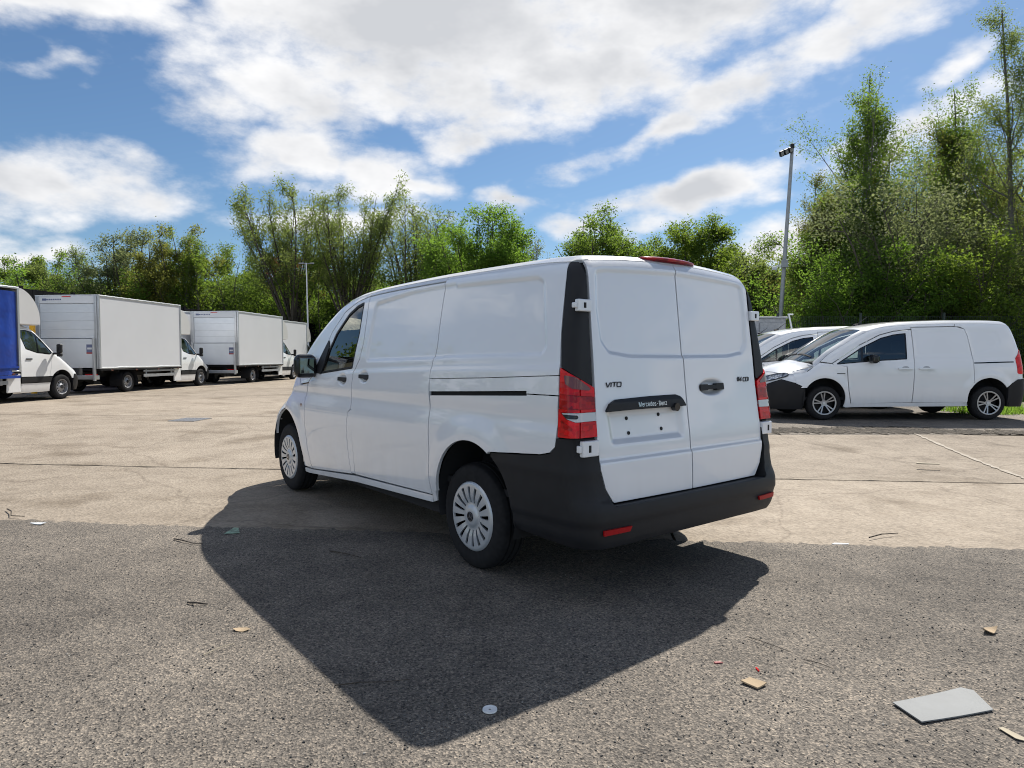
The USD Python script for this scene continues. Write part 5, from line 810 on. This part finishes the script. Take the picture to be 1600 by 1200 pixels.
for i, (u, lf) in enumerate(UND):
    where = ('low in the tree row above the truck tops' if u < 440 else 'low behind the bonnet end of the large van' if u < 720 else 'low behind the small van roofs')
    n_ = ['first', 'second', 'third', 'fourth', 'fifth', 'sixth', 'seventh', 'eighth', 'ninth', 'tenth'][i if u < 440 else i - 10 if u < 720 else i - 15]
    tree('shrub', f'{"dark" if lf == "dark" else "yellowish" if lf == "yellow" else "green"} undergrowth bush, {n_} from the left, {where}', u, 53 + (i * 37 % 5), 428 + (i * 53 % 30), 40, lf, 'undergrowth bushes', seed=i, dens=1., category='bush', name='bush')
# tall dark board fence behind the trucks
hx, hy = math.sin(math.radians(5.5)), math.cos(math.radians(5.5)); FN = thing('board_fence', 'tall dark close board fence behind the parked trucks', 'fence', (-19.4, 12, .14), HD)
FENCE = varied('dark_fence_board', (.010, .011, .012), 1., .3, 3., specular_ior_level=.05)
for i in range(17):
    obj('fence_post', bx(i * 2.6 - .06, i * 2.6 + .06, -.06, .06, -.1, 3.8), FENCE, FN)
    obj('fence_panel', cat([bx(i * 2.6 + .065 + k * .247, i * 2.6 + .065 + k * .247 + .235, -.02 + .008 * (k % 2), .01 + .008 * (k % 2), 0, 3.72) for k in range(10)]), FENCE, FN)
# weld mesh fence on the right
MESHG = plain('green_fence_wire', (.012, .022, .016), .5); MF = thing('mesh_fence', 'dark green weld mesh fence behind the small vans', 'fence', (5.6, 20.6, .14), -.02)
for i in range(7):
    obj('fence_post', bx(i * 2.5 - .03, i * 2.5 + .03, -.03, .03, -.1, 2.5), MESHG, MF)
    tag(obj('mesh_panel', cat([bx(i * 2.5 + .05 + k * .052, i * 2.5 + .056 + k * .052, .03, .036, .04, 2.4) for k in range(46)] + [bx(i * 2.5 + .04, i * 2.5 + 2.46, .036, .044, z, z + .008) for z in np.linspace(.05, 2.38, 13)]), MESHG, MF), kind='stuff')
# grass along the verges
rng = np.random.RandomState(3); gp = np.concatenate([np.c_[rng.uniform(3, 20, 9000), rng.uniform(17.2, 22, 9000)], np.c_[rng.uniform(9.3, 11.5, 1500), rng.uniform(13.6, 15., 1500)]]); nG = len(gp); gzv = gz(gp[:, 0], gp[:, 1]) - .03; a = rng.uniform(0, 6.28, nG); h = rng.uniform(.08, .26, nG); w = .012; ln = rng.normal(0, .08, (nG, 2))
b0 = np.c_[gp[:, 0] - w * np.cos(a), gp[:, 1] - w * np.sin(a), gzv]; b1 = np.c_[gp[:, 0] + w * np.cos(a), gp[:, 1] + w * np.sin(a), gzv]; tp = np.c_[gp + ln, gzv + h]
tag(put('verge_grass', None, np.stack([b0, b1, tp], 1).reshape(-1, 3), np.arange(3 * nG).reshape(-1, 3), None, LEAF['fresh']), 'rough bright grass on the verge behind the small vans', 'grass', None, 'stuff')

# ------------------------------------------------------------------ masts, cabinet, far trailer
mast = thing('floodlight_mast', 'tall grey floodlight mast with lamps at its top, leaning right', 'mast', (9.42, 24, .1)); top = np.array([.46, 0, 8.55])
obj('pole', tube([(0, 0, -.1), top * .5, top], [.085, .07, .055], 10), GALV, mast, smooth=40)
obj('cross_arm', tube([(.02, 0, 8.31), (.50, 0, 8.52)], .025, 6), STEEL, mast)
for k in range(3):
    m = rbox(.15, .12, .19, .025); rot(m, .45, (1, 0, 0)); rot(m, -.4, (0, 1, 0)); c = np.array([.06 + .155 * k, -.08, 8.33 + .065 * k]); m.apply_translation(c); f_ = obj('floodlight', m, BLACKP, mast, smooth=40); g = rbox(.10, .012, .13, .004); rot(g, .45, (1, 0, 0)); rot(g, -.4, (0, 1, 0)); g.apply_translation(c + [0, -.075, -.03]); obj('lamp_glass', g, STEEL, f_)
obj('mast_cap', bx(.40, .52, -.06, .06, 8.53, 8.70, .02), BLACKP, mast)
obj('control_box', bx(-.05, .16, -.16, -.04, 4.35, 4.62, .02).apply_translation((.16, 0, 0)), GALV, mast); obj('camera', cat([bx(-.18, -.02, -.06, .02, 4.28, 4.40, .02), bx(-.05, .22, -.02, .02, 4.40, 4.44)]), BOXW, mast); obj('control_box', bx(-.06, .14, -.18, -.05, .9, 1.5, .02).apply_translation((.06, 0, 0)), STEEL, mast)
lp = thing('lamp_post', 'slim pale lamp post with twin heads in front of the willows', 'lamp post', (-13.3, 44, .14)); obj('pole', tube([(0, 0, 0), (-.03, 0, 3.5), (-.08, 0, 7.25)], [.065, .05, .035], 10), BOXW, lp, smooth=40); obj('cross_arm', bx(-.36, .22, -.02, .02, 7.20, 7.24), GALV, lp)
for x in (-.56, .16): obj('lamp_head', bx(x, x + .26, -.08, .08, 7.19, 7.26, .02), GALV, lp, smooth=40)
cb = thing('grey_cabinet', 'dark grey steel cabinet half hidden behind the right edge of the large van', 'cabinet', (7.25, 20.0, .1)); obj('cabinet_body', bx(-.8, .72, -.4, .4, 0, 2.32, .02), STEEL, cb); obj('cabinet_lid', bx(-.84, .76, -.44, .44, 2.322, 2.38, .01), GALV, cb); obj('cabinet_door', bx(-.05, .68, -.425, -.402, .1, 2.2, .005), STEEL, cb)
wp_ = thing('white_pole', 'thin white pole leaning beside the grey cabinet', 'pole', (8.05, 19.6, .1)); obj('pole', tube([(.55, 0, 0), (.0, 0, 2.42)], [.03, .025], 8), BOXW, wp_, smooth=40); obj('pole_cap', bx(-.03, .12, -.03, .03, 2.42, 2.46, .01), BOXW, wp_)
yp = thing('yellow_post', 'yellow upright post between the two nearest truck cabs', 'post', (-14.95, 21.0, .14)); obj('post_shaft', bx(-.06, .06, -.06, .06, 0, 2.35, .01), YELLOW, yp); obj('post_base', bx(-.15, .15, -.15, .15, 0, .04, .005), STEEL, yp)
ft = thing('far_trailer', 'long pale trailer far off behind the front of the large van', 'trailer', (-15.4, 60, .14), 0); obj('trailer_body', bx(-3.5, 6, -1.2, 1.2, 1.0, 3.35, .03), BOXW, ft); obj('trailer_rail', bx(-3.52, 6.02, -1.23, -1.205, 1.0, 1.12), GALV, ft); obj('landing_leg', bx(-2.6, -2.4, -.9, -.7, 0, 1.0), STEEL, ft)
for x in (3.2, 4.4): wheel(ft, 'steel', x, -.95)
copy_of(SV, 'small_white_van', 'tiny white van far off beyond the last truck, beside the far trailer', (-13.2, 52, .14), 2.2)

# ------------------------------------------------------------------ litter on the ground
def flat_piece(name, label, category, pts, z, th, mat, curl=0.):
    P = Polygon(pts); c = np.array(P.centroid.coords[0]); P = affinity.translate(P, -c[0], -c[1]); m = trimesh.creation.extrude_polygon(P, th); m = m.subdivide().subdivide(); r = np.hypot(m.vertices[:, 0], m.vertices[:, 1]); m.vertices[:, 2] += curl * (r / r.max()) ** 2 * (.5 + .5 * np.sin(np.arctan2(m.vertices[:, 1], m.vertices[:, 0]) * 2 + 1)); m.apply_translation((c[0], c[1], z))
    return tag(obj(name, m, mat), label, category)
SLATE = varied('grey_board', (.15, .16, .165), .6, .1, 9., .15, 120.); CARDB = varied('cardboard', (.36, .27, .17), .85, .12, 20.); TWIG = varied('twig', (.045, .035, .026), .9, .4, 40.); STRAW = plain('straw', (.38, .33, .24), .8); WHITEC = plain('white_chip', (.72, .74, .75), .4)
flat_piece('grey_board', 'thin grey board lying on the tarmac at the bottom right', 'board', [(1.462, 2.53), (1.80, 2.645), (1.835, 2.62), (1.812, 2.478), (1.49, 2.392)], .007, .005, SLATE, .004)
flat_piece('cardboard_scrap', 'small square tan cardboard scrap left of the grey board', 'cardboard', [(.935, 2.70), (.985, 2.735), (1.035, 2.68), (.985, 2.645)], .008, .006, CARDB, .006)
flat_piece('cardboard_scrap', 'bent brown cardboard scrap near the right edge of the tarmac', 'cardboard', [(2.27, 3.19), (2.315, 3.24), (2.36, 3.215), (2.31, 3.17)], .010, .004, CARDB, .02)
flat_piece('paper_scrap', 'cream paper corner at the bottom right edge', 'paper', [(1.745, 2.36), (1.765, 2.365), (1.80, 2.27), (1.755, 2.29)], .008, .002, STRAW, .02)
flat_piece('dry_leaf', 'dry oval tan leaf left of the van shadow', 'leaf', [(-1.37, 3.24), (-1.345, 3.262), (-1.31, 3.262), (-1.28, 3.235), (-1.31, 3.215), (-1.345, 3.218)], .006, .002, CARDB, .008)
dv = thing('washer', 'white metal washer in the tip of the van shadow', 'washer', (-.085, 2.49, .006)); obj('washer_ring', extr(ring_poly(.006, .028), .004), WHITEC, dv); obj('washer_rim', extr(ring_poly(.022, .0275), .006), WHITEC, dv)
flat_piece('white_chip', 'white plastic chip on the tarmac edge at far left', 'chip', [(-3.84, 5.30), (-3.80, 5.34), (-3.73, 5.33), (-3.74, 5.29)], .008, .006, WHITEC, .01)
flat_piece('white_chip', 'pale chip on the concrete edge right of the van', 'chip', [(2.27, 4.72), (2.30, 4.745), (2.40, 4.735), (2.38, 4.715)], .006, .005, WHITEC)
flat_piece('wood_splinter', 'pale wood splinter on the concrete right of the van', 'splinter', [(4.80, 7.93), (4.82, 7.97), (5.05, 7.89), (5.03, 7.86)], .06, .012, STRAW)
CH = M('green_chalk', {'g': ('geometry', {}), 'n': ('noise_texture', dict(scale=30., detail=5.)), 'r': ('rgb_ramp', dict(ramp=[(.35, (.16, .19, .15)), (.6, (.34, .50, .36))])), 'p': ('principled_bsdf', dict(roughness=.9))}, [('g.position', 'n.vector'), ('n.fac', 'r.fac'), ('r.color', 'p.base_color')])
flat_piece('chalk_mark', 'pale green triangular chalk mark in the van shadow', 'mark', [(-2.17, 5.19), (-2.13, 5.18), (-2.06, 5.03), (-2.17, 5.00)], .009, .001, CH)
flat_piece('plastic_strip', 'red plastic strip left of the square cardboard scrap', 'plastic', [(.88, 2.883), (.905, 2.887), (.92, 2.878), (.885, 2.874)], .006, .004, INKR); flat_piece('plastic_strip', 'tiny pink plastic bit above the square cardboard scrap', 'plastic', [(1.043, 2.83), (1.050, 2.832), (1.050, 2.80), (1.044, 2.80)], .006, .004, REDL)
def twig(label, pts, r, mat=TWIG, z=.012):
    p = np.array([(x, y, z + float(gz(x, y)) + .006 * (i % 2)) for i, (x, y) in enumerate(pts)]); tag(obj('twig', tube(p, np.array([r, r * .9] + [r * .6] * (len(p) - 2)) * .6, 6), mat, smooth=40), label, 'twig')
twig('long dark twig across the edge of the van shadow', [(-.72, 2.67), (-.62, 2.685), (-.52, 2.70), (-.42, 2.71)], .004); twig('dark twig left of the van mirror shadow', [(-2.47, 4.86), (-2.38, 4.80), (-2.27, 4.74), (-2.20, 4.72)], .008)
twig('dark twig inside the van shadow left of the rear wheel', [(-1.25, 4.55), (-1.12, 4.47), (-1.0, 4.40)], .007); twig('short thick black twig left of the van shadow', [(-1.76, 3.59), (-1.70, 3.57), (-1.64, 3.565)], .009); twig('pale straw left of the van shadow', [(-1.38, 2.95), (-1.33, 3.02), (-1.29, 3.07)], .004, STRAW)
twig('curled dark twig on the concrete at the left edge', [(-4.42, 5.83), (-4.30, 5.72), (-4.2, 5.58), (-4.05, 5.53)], .009); twig('thin twig up the tarmac left of the square cardboard', [(1.12, 3.14), (1.19, 3.04), (1.26, 2.97)], .003); twig('thin twig between cardboard scrap and grey board', [(1.28, 2.90), (1.33, 2.85), (1.37, 2.81)], .003); twig('dark twig on the concrete right of the van', [(2.62, 4.88), (2.75, 4.95), (2.9, 5.0)], .008)
# loose grit
rng = np.random.RandomState(11); nP = 9000; yy = 1.7 + 3.4 * rng.rand(nP) ** 1.2; xx = rng.uniform(-1, 1, nP) * (yy * .82 + .2); kp = yy < EDGE(xx) - .05; xx, yy = xx[kp], yy[kp]; nP = len(xx)
pi = UsdGeom.PointInstancer.Define(stage, '/World/loose_grit'); tag(pi.GetPrim(), 'loose grit and small stone chips scattered over the near tarmac', 'grit', None, 'stuff'); protos = []
for i, c in enumerate([(.035, .034, .033), (.14, .13, .115), (.30, .28, .25)]):
    m = trimesh.creation.icosphere(subdivisions=1, radius=1.); m.vertices *= (1 + .25 * rng.randn(len(m.vertices), 1) * .8) * np.array([1, .8, .55]); put_ = usdkit.mesh(stage, f'/World/loose_grit/chip_{i}' if i else '/World/loose_grit/chip', m, plain(f'grit_{"abc"[i]}', c, .8)); protos.append(put_.GetPath())
pi.CreatePrototypesRel().SetTargets(protos); pi.CreateProtoIndicesAttr(Vt.IntArray.FromNumpy(rng.choice(3, nP, p=[.45, .43, .12]).astype(np.int32))); pi.CreatePositionsAttr(Vt.Vec3fArray.FromNumpy(np.stack([xx, yy, np.full(nP, .006)], 1).astype(np.float32)))
s = (.0018 + .0035 * rng.rand(nP) ** 3)[:, None] * np.ones((1, 3)); pi.CreateScalesAttr(Vt.Vec3fArray.FromNumpy(s.astype(np.float32))); a = rng.uniform(0, 6.28, nP)
pi.CreateOrientationsAttr(Vt.QuathArray([Gf.Quath(float(math.cos(t / 2)), 0, 0, float(math.sin(t / 2))) for t in a]))
# the wood that goes on to the left of the yard (it shows in the van's paint)
rng = np.random.RandomState(21); A = []
for i in range(34):
    az = -.72 - 1.5 * i / 34 + rng.normal(0, .02); d = rng.uniform(40, 52); h = rng.uniform(5, 10); c = np.array([math.sin(az) * d, math.cos(az) * d, 0]); k = 160; q = rng.normal(0, 1, (k, 3)); q /= np.linalg.norm(q, axis=1, keepdims=True); A.append(c + q * np.array([2.6, 2.6, h * .5]) * rng.uniform(.6, 1, (k, 1)) + [0, 0, h * .52])
v, f = leaves(rng, np.vstack(A), 3, (.5, .5, .4), .55, .2, 0, .7); tag(put('far_wood', None, v, f, None, LEAF['dark']), 'far wood that goes on beyond the trucks, mirrored faintly in the van paint', 'wood', None, 'stuff')
